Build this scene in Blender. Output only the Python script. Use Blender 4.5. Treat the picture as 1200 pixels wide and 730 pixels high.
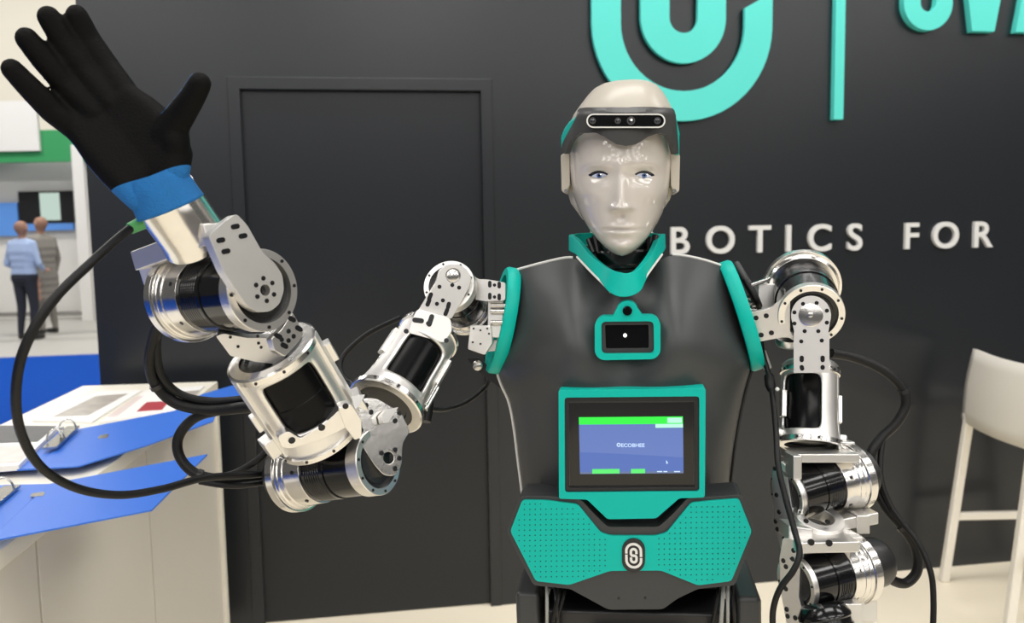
import bpy, bmesh, math, random
from mathutils import Vector, Matrix, geometry
random.seed(7)
for _o in list(bpy.data.objects): bpy.data.objects.remove(_o)
scene = bpy.context.scene
COL = scene.collection
PI = math.pi

# ------------------------------------------------------------------ camera
F, CX, CY, EYE = 1000.0, 600.0, 365.0, 1.55
_p, _r, _y = math.radians(5.66), math.radians(-0.99), math.radians(8.86)
FW = Vector((math.sin(_y)*math.cos(_p), math.cos(_y)*math.cos(_p), -math.sin(_p)))
_r0 = Vector((math.cos(_y), -math.sin(_y), 0)); _u0 = _r0.cross(FW)
RT = _r0*math.cos(_r) + _u0*math.sin(_r); UP = RT.cross(FW)
CAM = Vector((0, 0, EYE))
cd = bpy.data.cameras.new('camera'); cam = bpy.data.objects.new('camera', cd); COL.objects.link(cam)
cd.sensor_fit = 'HORIZONTAL'; cd.sensor_width = 36; cd.lens = 36*F/1200; cd.clip_start = .02; cd.clip_end = 200
cam.matrix_world = Matrix(((RT.x, UP.x, -FW.x, 0), (RT.y, UP.y, -FW.y, 0), (RT.z, UP.z, -FW.z, EYE), (0, 0, 0, 1)))
cd.dof.use_dof = True; cd.dof.focus_distance = 1.14; cd.dof.aperture_fstop = 6.5
scene.camera = cam

# ------------------------------------------------------------------ light
scene.view_settings.view_transform = 'Standard'; scene.view_settings.look = 'None'
scene.view_settings.gamma = 1; scene.view_settings.use_curve_mapping = False
scene.view_settings.exposure = 0.22
w = bpy.data.worlds.new('hall_air'); scene.world = w; w.use_nodes = True
w.node_tree.nodes['Background'].inputs[0].default_value = (1, .965, .91, 1)
w.node_tree.nodes['Background'].inputs[1].default_value = .10
def area(name, loc, target, sx, sy, power, col=(1, .972, .935)):
    l = bpy.data.lights.new(name, 'AREA'); l.shape = 'RECTANGLE'; l.size = sx; l.size_y = sy; l.energy = power; l.color = col
    o = bpy.data.objects.new(name, l); COL.objects.link(o); o.location = loc
    o.rotation_euler = (Vector(target)-Vector(loc)).to_track_quat('-Z', 'Y').to_euler()
    return o
for y in (-26, -21, -16, -11, -6, -1.5, 2.2):
    for x in (-12, -6, 0, 6, 12):
        if y > -3 and abs(x) > 8: continue
        area('hall_light', (x+.8, y, 7.0), (x+.8, y, 0), 4.0, 2.0 if y < -3 else 1.2, 165 if y < -3 else 120)
area('wall_washer', (.9, 3.0, 3.1), (.9, 3.35, 2.45), 5.5, .10, 16)
for x, y in ((-6, 9), (-2, 9), (-8, 14), (-3, 14)):
    area('far_hall_fill', (x, y, 6.5), (x, y, 0), 2.5, 1.0, 215)  # lamps added to brighten the far hall
for x in (-18, -10, -2, 6): area('far_hall_fill', (x, 22, 9), (x, 31, 5), 5, 2.0, 520)  # more added lamps, aimed at the far wall to lift its tone

# ------------------------------------------------------------------ rays
def ray(px, py): return FW + RT*((px-CX)/F) + UP*((CY-py)/F)
def P(px, py, d): return CAM + ray(px, py)*d
def onp(px, py, Q, n):
    r = ray(px, py); return CAM + r*((Q-CAM).dot(n)/r.dot(n))
def ZP(px, py, z): return onp(px, py, Vector((0, 0, z)), Vector((0, 0, 1)))
WY = 3.35
def YP(px, py): return onp(px, py, Vector((0, WY, 0)), Vector((0, 1, 0)))

# ------------------------------------------------------------------ materials
MATS = {}
def mat(name, col, rough=.5, metal=0, var=.0, scale=30, bump=0, bscale=80, coat=0, emit=None, estr=1, stretch=None, alpha=None, trans=0, col2=None, spec=None):
    m = bpy.data.materials.new(name); m.use_nodes = True; nt = m.node_tree; b = nt.nodes['Principled BSDF']
    b.inputs['Roughness'].default_value = rough; b.inputs['Metallic'].default_value = metal
    b.inputs['Coat Weight'].default_value = coat; b.inputs['Coat Roughness'].default_value = .06
    if spec is not None: b.inputs['Specular IOR Level'].default_value = spec
    if trans: b.inputs['Transmission Weight'].default_value = trans
    tc = nt.nodes.new('ShaderNodeTexCoord'); mp = nt.nodes.new('ShaderNodeMapping')
    nt.links.new(tc.outputs['Object'], mp.inputs['Vector'])
    if stretch: mp.inputs['Scale'].default_value = stretch
    nz = nt.nodes.new('ShaderNodeTexNoise'); nz.inputs['Scale'].default_value = scale; nz.inputs['Detail'].default_value = 4
    nt.links.new(mp.outputs[0], nz.inputs['Vector'])
    mx = nt.nodes.new('ShaderNodeMix'); mx.data_type = 'RGBA'
    c2 = col2 or tuple(max(0, c*(1-var)) for c in col)
    mx.inputs[6].default_value = (*col, 1); mx.inputs[7].default_value = (*c2, 1)
    nt.links.new(nz.outputs['Fac'], mx.inputs[0]); nt.links.new(mx.outputs[2], b.inputs['Base Color'])
    if bump:
        n2 = nt.nodes.new('ShaderNodeTexNoise'); n2.inputs['Scale'].default_value = bscale; n2.inputs['Detail'].default_value = 3
        nt.links.new(mp.outputs[0], n2.inputs['Vector'])
        bp = nt.nodes.new('ShaderNodeBump'); bp.inputs['Strength'].default_value = bump; bp.inputs['Distance'].default_value = .002
        nt.links.new(n2.outputs['Fac'], bp.inputs['Height']); nt.links.new(bp.outputs[0], b.inputs['Normal'])
    if emit:
        b.inputs['Emission Color'].default_value = (*emit, 1); b.inputs['Emission Strength'].default_value = estr
    MATS[name] = m; return m
mat('wall_paint', (.0085, .0108, .0145), .29, var=.12, scale=3, bump=.05, bscale=300, spec=.6)
mat('door_paint', (.0065, .0087, .0125), .31, var=.12, scale=3, bump=.05, bscale=300, spec=.5)
mat('opposite_grey', (.06, .062, .066), .7, var=.3, scale=2)
mat('floor_cream', (.88, .80, .64), .42, var=.08, scale=2)
mat('carpet_blue', (.003, .055, .33), .95, var=.15, scale=40, bump=.3, bscale=200, spec=.08)
mat('floor_grey', (.42, .41, .38), .5, var=.1, scale=1)
mat('hall_cream', (.66, .63, .54), .8, var=.05, scale=1)
mat('booth_white', (.68, .67, .64), .6, var=.04, scale=2)
mat('booth_green', (.03, .27, .09), .5, var=.06)
mat('booth_blue', (.10, .28, .72), .6, var=.1)
mat('sign_teal', (.09, .66, .59), .45, var=.04, scale=6)
mat('sign_white', (.66, .66, .65), .5, var=.03)
mat('teal', (.0, .46, .38), .40, var=.05, scale=20, bump=.03, bscale=500, spec=.25)
mat('teal_dark', (.0, .10, .085), .6, var=.1)
mat('shell_grey', (.040, .043, .044), .40, var=.12, scale=8, coat=.0)
mat('black_plastic', (.012, .012, .013), .38, var=.2, scale=20)
mat('dark_plastic', (.036, .038, .039), .42, var=.12, scale=15)
mat('visor_grey', (.055, .055, .055), .36, var=.1, scale=15)
mat('black_gloss', (.004, .004, .005), .08, var=.2)
mat('piping_white', (.75, .74, .70), .4, var=.05)
mat('face_white', (.60, .555, .505), .16, var=.04, scale=6, coat=.5, bump=.02, bscale=25)
mat('cap_white', (.54, .495, .42), .36, var=.03, scale=6, coat=.08, spec=.4)
mat('alu', (.83, .815, .79), .36, 1, var=.12, scale=25, bump=.04, bscale=120)
mat('alu_brushed', (.82, .80, .77), .20, 1, var=.15, scale=60, bump=.05, bscale=150)
mat('alu_satin', (.83, .815, .79), .46, 1, var=.10, scale=35, bump=.04, bscale=200)
mat('sleeve_black', (.004, .004, .0045), .16, var=.3, scale=30, coat=.15, spec=.4)
mat('window_black', (.003, .003, .0035), .25, var=.3, scale=30, spec=.13)
mat('bolt_black', (.012, .012, .014), .35, .3, var=.2)
mat('steel', (.55, .54, .52), .25, 1, var=.1)
mat('dark_steel', (.10, .10, .10), .22, 1, var=.2)
mat('glove_black', (.0032, .0030, .0028), .66, var=.35, scale=60, bump=.35, bscale=420, spec=.12)
mat('glove_blue', (.008, .16, .46), .85, var=.3, scale=80, bump=.6, bscale=500)
mat('glove_grey', (.40, .40, .40), .85, var=.15, scale=80, bump=.4, bscale=500)
mat('cable_black', (.005, .005, .0055), .45, var=.2, scale=200, bump=.3, bscale=600, spec=.3)
mat('cable_grey', (.35, .36, .34), .5, var=.1)
mat('counter_top', (.80, .76, .66), .45, var=.04, scale=4)
mat('counter_face', (.68, .64, .57), .55, var=.05, scale=3)
mat('binder_blue', (.035, .16, .66), .42, var=.08, scale=10)
mat('binder_edge', (.02, .07, .3), .5, var=.1)
mat('paper', (.80, .79, .77), .6, var=.03)
mat('sleeve_plastic', (.62, .62, .64), .15, var=.2, scale=8, col2=(.45, .45, .48))
mat('print_brown', (.62, .57, .52), .35, scale=18, col2=(.20, .17, .15))
mat('print_red', (.55, .07, .09), .35, var=.4, scale=25)
mat('print_pink', (.72, .52, .48), .4, scale=25, col2=(.75, .73, .70))
mat('print_dark', (.10, .10, .11), .3, var=.5, scale=20)
mat('stool_white', (.80, .76, .68), .42, var=.03)
mat('shirt_blue', (.36, .46, .66), .9, var=.15, scale=12)
mat('trousers', (.015, .018, .03), .9, var=.2)
mat('coat', (.23, .215, .19), .9, var=.15, scale=10)
mat('skin', (.50, .27, .19), .6, var=.1)
mat('hair', (.32, .17, .11), .7, var=.3, scale=30)
mat('shoe', (.02, .018, .016), .5, var=.2)
mat('eye_dark', (.01, .01, .02), .2, var=.1)
mat('eye_white', (.55, .60, .72), .1, var=.05, coat=.5)
mat('eye_blue', (.10, .16, .38), .1, var=.2, coat=.5)
mat('connector_green', (.10, .42, .14), .45, var=.1)
mat('lens_glass', (.02, .02, .025), .06, var=.3, coat=1)
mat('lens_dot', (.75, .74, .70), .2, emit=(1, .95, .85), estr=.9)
for n, c, s in (('scr_blue', (.115, .19, .50), .9), ('scr_deep', (.075, .15, .47), .9), ('scr_green', (.02, .92, .05), 1), ('scr_lime', (.09, .85, .16), .9),
                ('scr_mint', (.5, .95, .75), .9), ('scr_text', (.55, .72, 1), 1), ('scr_grey', (.12, .17, .32), .9), ('tv_pic', (.5, .62, .55), .9)):
    mat(n, (.01, .01, .01), .15, emit=c, estr=s)

# ------------------------------------------------------------------ mesh kit
WL = {}
class MB:
    def __init__(s): s.v = []; s.f = []
    def add(s, vs, fs):
        k = len(s.v); s.v += [Vector(v) for v in vs]; s.f += [tuple(i+k for i in f) for f in fs]; return s
    def box(s, c, ax, ay, az):
        c = Vector(c); vs = [c+ax*i+ay*j+az*k for i in (-1, 1) for j in (-1, 1) for k in (-1, 1)]
        return s.add(vs, [(0, 1, 3, 2), (4, 6, 7, 5), (0, 4, 5, 1), (2, 3, 7, 6), (0, 2, 6, 4), (1, 5, 7, 3)])
    def abox(s, x0, x1, y0, y1, z0, z1):
        return s.box(((x0+x1)/2, (y0+y1)/2, (z0+z1)/2), Vector(((x1-x0)/2, 0, 0)), Vector((0, (y1-y0)/2, 0)), Vector((0, 0, (z1-z0)/2)))
    def beam(s, A, B, w, h, up=None):
        d = (B-A); L = d.length; d = d/L; up = up or Vector((0, 0, 1))
        if abs(d.dot(up.normalized())) > .98: up = Vector((0, 1, 0))
        sx = d.cross(up).normalized(); sy = sx.cross(d)
        return s.box((A+B)/2, d*(L/2), sx*(w/2), sy*(h/2))
    def lathe(s, A, d, prof, seg=40, cap=True):
        d = d.normalized(); x = d.orthogonal().normalized(); y = d.cross(x); k = len(s.v)
        for t, r in prof:
            for i in range(seg):
                a = 2*PI*i/seg; s.v.append(A+d*t+(x*math.cos(a)+y*math.sin(a))*max(r, 1e-5))
        for j in range(len(prof)-1):
            for i in range(seg):
                i2 = (i+1) % seg; s.f.append((k+j*seg+i, k+j*seg+i2, k+(j+1)*seg+i2, k+(j+1)*seg+i))
        if cap:
            s.f.append(tuple(k+i for i in range(seg))[::-1]); e = k+(len(prof)-1)*seg; s.f.append(tuple(e+i for i in range(seg)))
        return s
    def tube(s, pts, r, seg=10, closed=False):
        n = len(pts); k = len(s.v); nrm = None
        for i in range(n):
            a = pts[(i-1) % n] if (closed or i > 0) else pts[0]; b = pts[(i+1) % n] if (closed or i < n-1) else pts[-1]
            t = (b-a).normalized()
            nrm = t.orthogonal().normalized() if nrm is None else (nrm-t*nrm.dot(t)).normalized()
            bn = t.cross(nrm); rr = r[i] if isinstance(r, (list, tuple)) else r
            for q in range(seg):
                an = 2*PI*q/seg; s.v.append(pts[i]+(nrm*math.cos(an)+bn*math.sin(an))*rr)
        for i in range(n if closed else n-1):
            j = (i+1) % n
            for q in range(seg): s.f.append((k+i*seg+q, k+i*seg+(q+1) % seg, k+j*seg+(q+1) % seg, k+j*seg+q))
        if not closed:
            s.f.append(tuple(k+q for q in range(seg))[::-1]); s.f.append(tuple(k+(n-1)*seg+q for q in range(seg)))
        return s
    def prism(s, loops, off):
        flat = [p for l in loops for p in l]; n = len(flat)
        tris = geometry.tessellate_polygon(loops); k = len(s.v)
        s.v += [Vector(p) for p in flat] + [Vector(p)+off for p in flat]
        for t in tris: s.f.append((k+t[0], k+t[1], k+t[2])); s.f.append((k+n+t[2], k+n+t[1], k+n+t[0]))
        b = k
        for l in loops:
            m = len(l)
            for i in range(m): j = (i+1) % m; s.f.append((b+i, b+j, b+n+j, b+n+i))
            b += m
        return s
    def grid(s, rows, closed=False):
        k = len(s.v); m = len(rows[0])
        for r in rows: s.v += [Vector(p) for p in r]
        for j in range(len(rows)-1):
            for i in range(m if closed else m-1):
                i2 = (i+1) % m; s.f.append((k+j*m+i, k+j*m+i2, k+(j+1)*m+i2, k+(j+1)*m+i))
        return s
    def sphere(s, c, r, seg=12, sc=(1, 1, 1)):
        rows = []
        for j in range(seg//2+1):
            th = PI*j/(seg//2); rows.append([Vector(c)+Vector((math.sin(th)*math.cos(2*PI*i/seg)*sc[0], math.sin(th)*math.sin(2*PI*i/seg)*sc[1], math.cos(th)*sc[2]))*r for i in range(seg)])
        return s.grid(rows, True)
def link(o, parent=None):
    COL.objects.link(o)
    if parent is not None: o.parent = parent
def empty(name, loc, label, cat, group=None):
    o = bpy.data.objects.new(name, None); o.empty_display_size = .05; COL.objects.link(o); o.location = loc; WL[o.name] = Vector(loc)
    o['label'] = label; o['category'] = cat
    if group: o['group'] = group
    return o
def obj(name, mb, m, parent=None, smooth=35, bevel=0, solid=0, label=None, cat=None, group=None, kind=None, recalc=True, soff=0, sub=0, weld=True):
    me = bpy.data.meshes.new(name)
    lo = Vector((min(v[i] for v in mb.v) for i in range(3))); hi = Vector((max(v[i] for v in mb.v) for i in range(3)))
    c = (lo+hi)/2
    if parent is None: c.z = lo.z
    me.from_pydata([v-c for v in mb.v], [], mb.f)
    bm = bmesh.new(); bm.from_mesh(me)
    if weld: bmesh.ops.remove_doubles(bm, verts=bm.verts, dist=1e-6)
    if recalc: bmesh.ops.recalc_face_normals(bm, faces=bm.faces)
    if not solid: bmesh.ops.dissolve_limit(bm, angle_limit=.002, verts=bm.verts, edges=bm.edges) if bevel else None
    bm.to_mesh(me); bm.free()
    ms = m if isinstance(m, list) else [m]
    for q in ms: me.materials.append(MATS[q])
    me.shade_smooth(); me.set_sharp_from_angle(angle=math.radians(smooth))
    o = bpy.data.objects.new(name, me); link(o, parent)
    o.location = c - (WL[parent.name] if parent is not None else Vector((0, 0, 0))); WL[o.name] = c
    if solid:
        md = o.modifiers.new('thickness', 'SOLIDIFY'); md.thickness = solid; md.offset = soff
    if sub:
        md = o.modifiers.new('subdivision', 'SUBSURF'); md.levels = sub; md.render_levels = sub
    if bevel:
        md = o.modifiers.new('edge', 'BEVEL'); md.width = bevel; md.segments = 2; md.limit_method = 'ANGLE'; md.angle_limit = math.radians(40); md.harden_normals = True
    if label: o['label'] = label
    if cat: o['category'] = cat
    if group: o['group'] = group
    if kind: o['kind'] = kind
    return o
def spline(pts, n=10, closed=False):
    out = []; m = len(pts)
    for i in range(m if closed else m-1):
        g = (lambda q: pts[q % m]) if closed else (lambda q: pts[max(0, min(m-1, q))])
        a, b, c, d = g(i-1), g(i), g(i+1), g(i+2)
        for k in range(n):
            t = k/n; out.append(.5*((2*b)+(c-a)*t+(2*a-5*b+4*c-d)*t*t+(3*b-a-3*c+d)*t**3))
    if not closed: out.append(pts[-1])
    return out
def rpoly(pts, r, n=4):
    """round the corners of a 2-D polygon"""
    out = []; m = len(pts)
    for i in range(m):
        a, b, c = Vector(pts[i-1]).to_2d(), Vector(pts[i]).to_2d(), Vector(pts[(i+1) % m]).to_2d()
        u, v = (a-b), (c-b); rr = min(r, u.length*.45, v.length*.45); p, q = b+u.normalized()*rr, b+v.normalized()*rr
        for k in range(n+1):
            t = k/n; w_ = p*(1-t)**2+b*2*t*(1-t)+q*t*t; out.append((w_.x, w_.y))
    return out
def interp(tab, x):
    if x <= tab[0][0]: return tab[0][1]
    for (a, b), (c, d) in zip(tab, tab[1:]):
        if x <= c: return b+(d-b)*(x-a)/(c-a)
    return tab[-1][1]
def sinterp(tab, x):
    """smooth (Catmull) interpolation"""
    xs = [t[0] for t in tab]; ys = [t[1] for t in tab]; n = len(xs)
    if x <= xs[0]: return ys[0]
    if x >= xs[-1]: return ys[-1]
    i = max(k for k in range(n-1) if xs[k] <= x); h = xs[i+1]-xs[i]; t = (x-xs[i])/h
    def sl(k):
        if k == 0: return (ys[1]-ys[0])/(xs[1]-xs[0])
        if k == n-1: return (ys[-1]-ys[-2])/(xs[-1]-xs[-2])
        return (ys[k+1]-ys[k-1])/(xs[k+1]-xs[k-1])
    m0, m1 = sl(i)*h, sl(i+1)*h
    return (2*t**3-3*t**2+1)*ys[i]+(t**3-2*t**2+t)*m0+(-2*t**3+3*t**2)*ys[i+1]+(t**3-t**2)*m1
def basis(n):
    n = n.normalized(); a = Vector((0, 0, 1)) if abs(n.z) < .9 else Vector((0, 1, 0)); x = a.cross(n).normalized(); return x, n.cross(x)
def circle(c, n, r, seg=20):
    x, y = basis(n); return [c+(x*math.cos(2*PI*i/seg)+y*math.sin(2*PI*i/seg))*r for i in range(seg)]
def plate(name, poly, Q, n, th, m, parent, holes=(), bolts=(), br=.0032, bolt_m='bolt_black', bevel=.0008, rnd=0, label=None, out=0, slots=()):
    """flat machined plate: outline seen along the sight lines on the plane (Q, n), n towards the viewer"""
    n = n.normalized(); Q = Q+n*out
    if rnd: poly = rpoly(poly, rnd)
    loops = [[onp(x, y, Q, n) for x, y in poly]]
    for x, y, r in holes: loops.append(circle(onp(x, y, Q, n), n, r))
    o = obj(name, MB().prism(loops, -n*th), m, parent, bevel=bevel, label=label)
    if bolts or slots:
        mb = MB()
        for x, y in bolts: c = onp(x, y, Q, n); mb.lathe(c-n*.001, n, [(0, br), (.0016, br), (.0022, br*.85)], 10)
        for x, y, x2, y2 in slots:
            a, b = onp(x, y, Q, n), onp(x2, y2, Q, n); dd = (b-a).normalized(); pp = n.cross(dd); ring = []
            for k in range(7): t = -PI/2+PI*k/6; ring.append(b+(dd*math.cos(t)+pp*math.sin(t))*br)
            for k in range(7): t = PI/2+PI*k/6; ring.append(a+(dd*math.cos(t)+pp*math.sin(t))*br)
            mb.prism([[q+n*.0008 for q in ring]], -n*.002)
        b = obj('bolts', mb, bolt_m, o if o.parent is None or o.parent.parent is None else o.parent, kind='stuff')
    return o

# ================================================================== SETTING
def sweep(mb, pts, rads, step=.35):
    """overlapping balls along a chain, for a later voxel union"""
    for (a, ra), (b, rb) in zip(zip(pts, rads), zip(pts[1:], rads[1:])):
        L = (b-a).length; n = max(1, int(L/(min(ra, rb)*step)))
        for k in range(n+1):
            t = k/n; mb.sphere(a.lerp(b, t), ra+(rb-ra)*t, 12)
def remeshed(mb, voxel, smooth_it=4):
    me = bpy.data.meshes.new('tmp'); me.from_pydata([tuple(v) for v in mb.v], [], mb.f); me.update()
    o = bpy.data.objects.new('tmp', me); COL.objects.link(o)
    md = o.modifiers.new('r', 'REMESH'); md.mode = 'VOXEL'; md.voxel_size = voxel
    md = o.modifiers.new('s', 'SMOOTH'); md.factor = .5; md.iterations = smooth_it
    dg = bpy.context.evaluated_depsgraph_get(); dg.update()
    m2 = bpy.data.meshes.new_from_object(o.evaluated_get(dg)); bpy.data.objects.remove(o); bpy.data.meshes.remove(me)
    out = MB(); out.v = [v.co.copy() for v in m2.vertices]; out.f = [tuple(p.vertices) for p in m2.polygons]; bpy.data.meshes.remove(m2)
    return out

# ---- back wall with door opening
xl = YP(108, 300).x; xr = 4.2; top = 3.6
dx0, dx1, dz = YP(281, 105).x, YP(563, 105).x, (YP(281, 105).z+YP(563, 106).z)/2
wb = MB()
loop = [Vector((xl, WY, 0)), Vector((dx0, WY, 0)), Vector((dx0, WY, dz)), Vector((dx1, WY, dz)), Vector((dx1, WY, 0)), Vector((xr, WY, 0)), Vector((xr, WY, top)), Vector((xl, WY, top))]
wb.prism([loop], Vector((0, .12, 0)))
wall = obj('wall_back', wb, 'wall_paint', kind='structure', label='charcoal grey booth back wall carrying the teal sign')
dr = MB().abox(dx0-.001, dx1+.001, WY+.022, WY+.062, .004, dz+.001)
obj('door_1', dr, 'door_paint', kind='structure', label='flush charcoal door recessed in the back wall')
tm = MB()
cw, ct = .045, .006
lp = [Vector((dx0-cw, WY-ct, 0)), Vector((dx0, WY-ct, 0)), Vector((dx0, WY-ct, dz)), Vector((dx1, WY-ct, dz)), Vector((dx1, WY-ct, 0)), Vector((dx1+cw, WY-ct, 0)), Vector((dx1+cw, WY-ct, dz+cw)), Vector((dx0-cw, WY-ct, dz+cw))]
tm.prism([lp], Vector((0, ct-.0003, 0)))
obj('trim_1', tm, 'wall_paint', kind='structure', bevel=.002)
# ---- floors and far hall
obj('floor', MB().abox(-1.6, 4.6, -4, WY+.3, -.05, 0), 'floor_cream', kind='structure')
obj('floor_carpet', MB().abox(-14, 3, WY+.3, 11.7, -.05, 0).abox(-14, -1.6, -4, WY+.3, -.05, 0), 'carpet_blue', kind='structure')
obj('wall_opposite', MB().abox(-9, 9, -7.2, -7, 0, 2.7), 'opposite_grey', kind='structure', label='unseen dark partition added behind the camera for its reflections')  # added out of view so glossy surfaces reflect a dark band
obj('floor_aisle', MB().abox(-25, 12, -20, -4, -.05, -.002), 'floor_grey', kind='structure')
obj('floor_hall', MB().abox(-25, 12, 11.7, 32, -.05, -.002), 'floor_grey', kind='structure')
obj('wall_hall', MB().abox(-25, 12, 31, 31.2, 0, 12), 'hall_cream', kind='structure')

# ---- wall sign
def ribbon(mb, path, hw, off, e0=(0, 0), e1=(0, 0)):
    """flat stroke along a 2-D path given as wall points; e0/e1 lengthen the left/right side of the ends"""
    L, R = [], []
    for i, p in enumerate(path):
        a = path[max(0, i-1)]; b = path[min(len(path)-1, i+1)]; t = (b-a).normalized(); nn = Vector((-t.y, t.x))
        l_, r_ = p+nn*hw, p-nn*hw
        if i == 0: l_ -= t*e0[0]; r_ -= t*e0[1]
        if i == len(path)-1: l_ += t*e1[0]; r_ += t*e1[1]
        L.append(l_); R.append(r_)
    mb2 = [L, R]
    k = len(mb.v); n = len(L)
    for s_ in (0, 1):
        for side in (L, R):
            for p in side: mb.v.append(off(p, s_))
    for i in range(n-1):
        a, b = k+i, k+n+i; A, B = k+2*n+i, k+3*n+i
        mb.f += [(a, b, b+1, a+1), (A, A+1, B+1, B), (a, a+1, A+1, A), (b, B, B+1, b+1)]
    mb.f += [(k, k+2*n, k+3*n, k+n), (k+n-1, k+2*n-1, k+4*n-1, k+3*n-1)]
def arc2(cx, cy, r, a0, a1, n=28): return [Vector((cx+r*math.cos(math.radians(a0+(a1-a0)*i/n)), cy+r*math.sin(math.radians(a0+(a1-a0)*i/n)))) for i in range(n+1)]
def emblem_paths():
    """units: logo pixels, y up, centred"""
    r1, h1 = 88.5, 58.0
    low = [Vector((-r1, 13))]+[Vector((-r1, -h1+4))]+arc2(0, -h1, r1, 180, 360)+[Vector((r1, -28))]
    upp = [Vector((-p.x, -p.y)) for p in low]
    r2, h2 = 33.0, 50.0
    S = [Vector((-r2, -22))]+arc2(0, -h2, r2, 180, 360)+[Vector((r2, -16)), Vector((r2*.8, -3)), Vector((-r2*.8, 3)), Vector((-r2, 16))]+[Vector((-p.x, -p.y)) for p in arc2(0, -h2, r2, 360, 180)][0:0]
    S += arc2(0, h2, r2, 180, 0)+[Vector((r2, 22))]
    return low, upp, S
lx0, lx1 = YP(691, 20).x, YP(901, 20).x; sc = (lx1-lx0)/210.0; lcx = (lx0+lx1)/2; lcz = YP(796, 143).z+163.0*sc
def logo_off(p, s_): return Vector((lcx+p.x*sc, WY-.034+.022*s_, lcz+p.y*sc))
low, upp, S = emblem_paths()
lg = empty('wall_logo', (lcx, WY, lcz-.2), 'large teal capsule-shaped S emblem mounted on the charcoal wall', 'logo')
mb = MB(); ribbon(mb, low, 16.5, logo_off, (0, 0), (-10, 8)); obj('outer_stroke', mb, 'sign_teal', lg, bevel=.0012)
mb = MB(); ribbon(mb, upp, 16.5, logo_off, (0, 0), (-10, 8)); obj('outer_stroke', mb, 'sign_teal', lg, bevel=.0012)
mb = MB(); ribbon(mb, S, 16.5, logo_off, (-8, 8), (8, -8)); obj('letter_stroke', mb, 'sign_teal', lg, bevel=.0012)
for dx, dy in ((-88, 60), (88, 60), (-88, -60), (88, -60), (-33, -52), (33, 52)):
    obj('standoff', MB().lathe(logo_off(Vector((dx, dy)), 1)-Vector((0, .001, 0)), Vector((0, 1, 0)), [(0, .006), (.0128, .006)], 10), 'steel', lg)
bt, bb = YP(982, 0), YP(978.3, 141)
obj('sign_divider', MB().abox(bb.x-.021, bb.x+.021, WY-.03, WY-.0002, bb.z, bt.z+.55), 'sign_teal', bevel=.001, label='slim vertical teal bar on the wall between the emblem and the big letters', cat='sign bar')
zb = YP(1147, 39).z
def letter_S():
    c = YP(1082, 10).x; h = (YP(1111, 10).x-YP(1054, 10).x)/2; hw = h*.34; rr = h-hw
    H = .50; mb = MB(); off = lambda p, s_: Vector((c+p.x, WY-.034+.0337*s_, zb+p.y))
    c0 = rr+hw; c1 = H-rr-hw
    path = [Vector((-rr, c0+.035))]+arc2(0, c0, rr, 180, 360, 18)+[Vector((rr, H*.46)), Vector((-rr, H*.54))]+arc2(0, c1, rr, 180, 0, 18)+[Vector((rr, c1-.035))]
    ribbon(mb, path, hw, off); return mb
lt = empty('wall_lettering', (YP(1130, 10).x, WY, zb), 'big teal raised capital letters at the top right of the wall', 'lettering')
obj('letter', letter_S(), 'sign_teal', lt, bevel=.0012, label='letter S')
def wpoly(pts): return [Vector((YP(x, 10).x, WY-.034, zb+(39-y)*.0035)) for x, y in pts]
obj('letter', MB().prism([wpoly([(1134, 39), (1160, 39), (1182, -102), (1162, -102), (1148, 2), (1134.5, -102), (1113, -102)])], Vector((0, .0337, 0))), 'sign_teal', lt, bevel=.0012, label='letter V')
obj('letter', MB().prism([wpoly([(1185, 39), (1205, 39), (1208, 12), (1226, 12), (1229, 39), (1250, 39), (1229, -102), (1206, -102)]), wpoly([(1210, -8), (1224, -8), (1217, -62)])], Vector((0, .0337, 0))), 'sign_teal', lt, bevel=.0012, label='letter A')
def text_mesh(ch, size, extrude, off=0):
    cu = bpy.data.curves.new('t', 'FONT'); cu.body = ch; cu.size = size; cu.extrude = extrude; cu.align_x = 'CENTER'; cu.offset = off; cu.resolution_u = 6
    o = bpy.data.objects.new('t', cu); COL.objects.link(o); dg = bpy.context.evaluated_depsgraph_get(); dg.update()
    me = bpy.data.meshes.new_from_object(o.evaluated_get(dg)); bpy.data.objects.remove(o)
    return [v.co.copy() for v in me.vertices], [tuple(p.vertices) for p in me.polygons]
tz = (YP(794, 298).z+YP(1150, 288.4).z)/2; th = ((YP(795, 268).z-YP(795, 298).z)+(YP(1150, 258.7).z-YP(1150, 288.3).z))/2
tg = empty('wall_tagline', (YP(900, 290).x, WY, tz), 'small white spaced-out raised capitals reading robotics for on the wall', 'lettering')
def tcap(ch):
    vs, fs = text_mesh(ch, 1, 0.0); return vs
H0 = max(v.y for v in text_mesh('I', 1, 0)[0])
for ch, px in (('R', 705), ('O', 750), ('B', 796), ('O', 843), ('T', 889), ('I', 922.5), ('C', 959), ('S', 1000), ('F', 1066.5), ('O', 1106), ('R', 1150)):
    vs, fs = text_mesh(ch, th/H0, .008, .0022)
    x0 = (max(v.x for v in vs)+min(v.x for v in vs))/2; cx = YP(px, 280).x
    mb = MB().add([Vector((cx+(v.x-x0)*1.02, WY-.0083-v.z, tz+v.y)) for v in vs], fs)
    obj('letter', mb, 'sign_white', tg)

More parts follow.
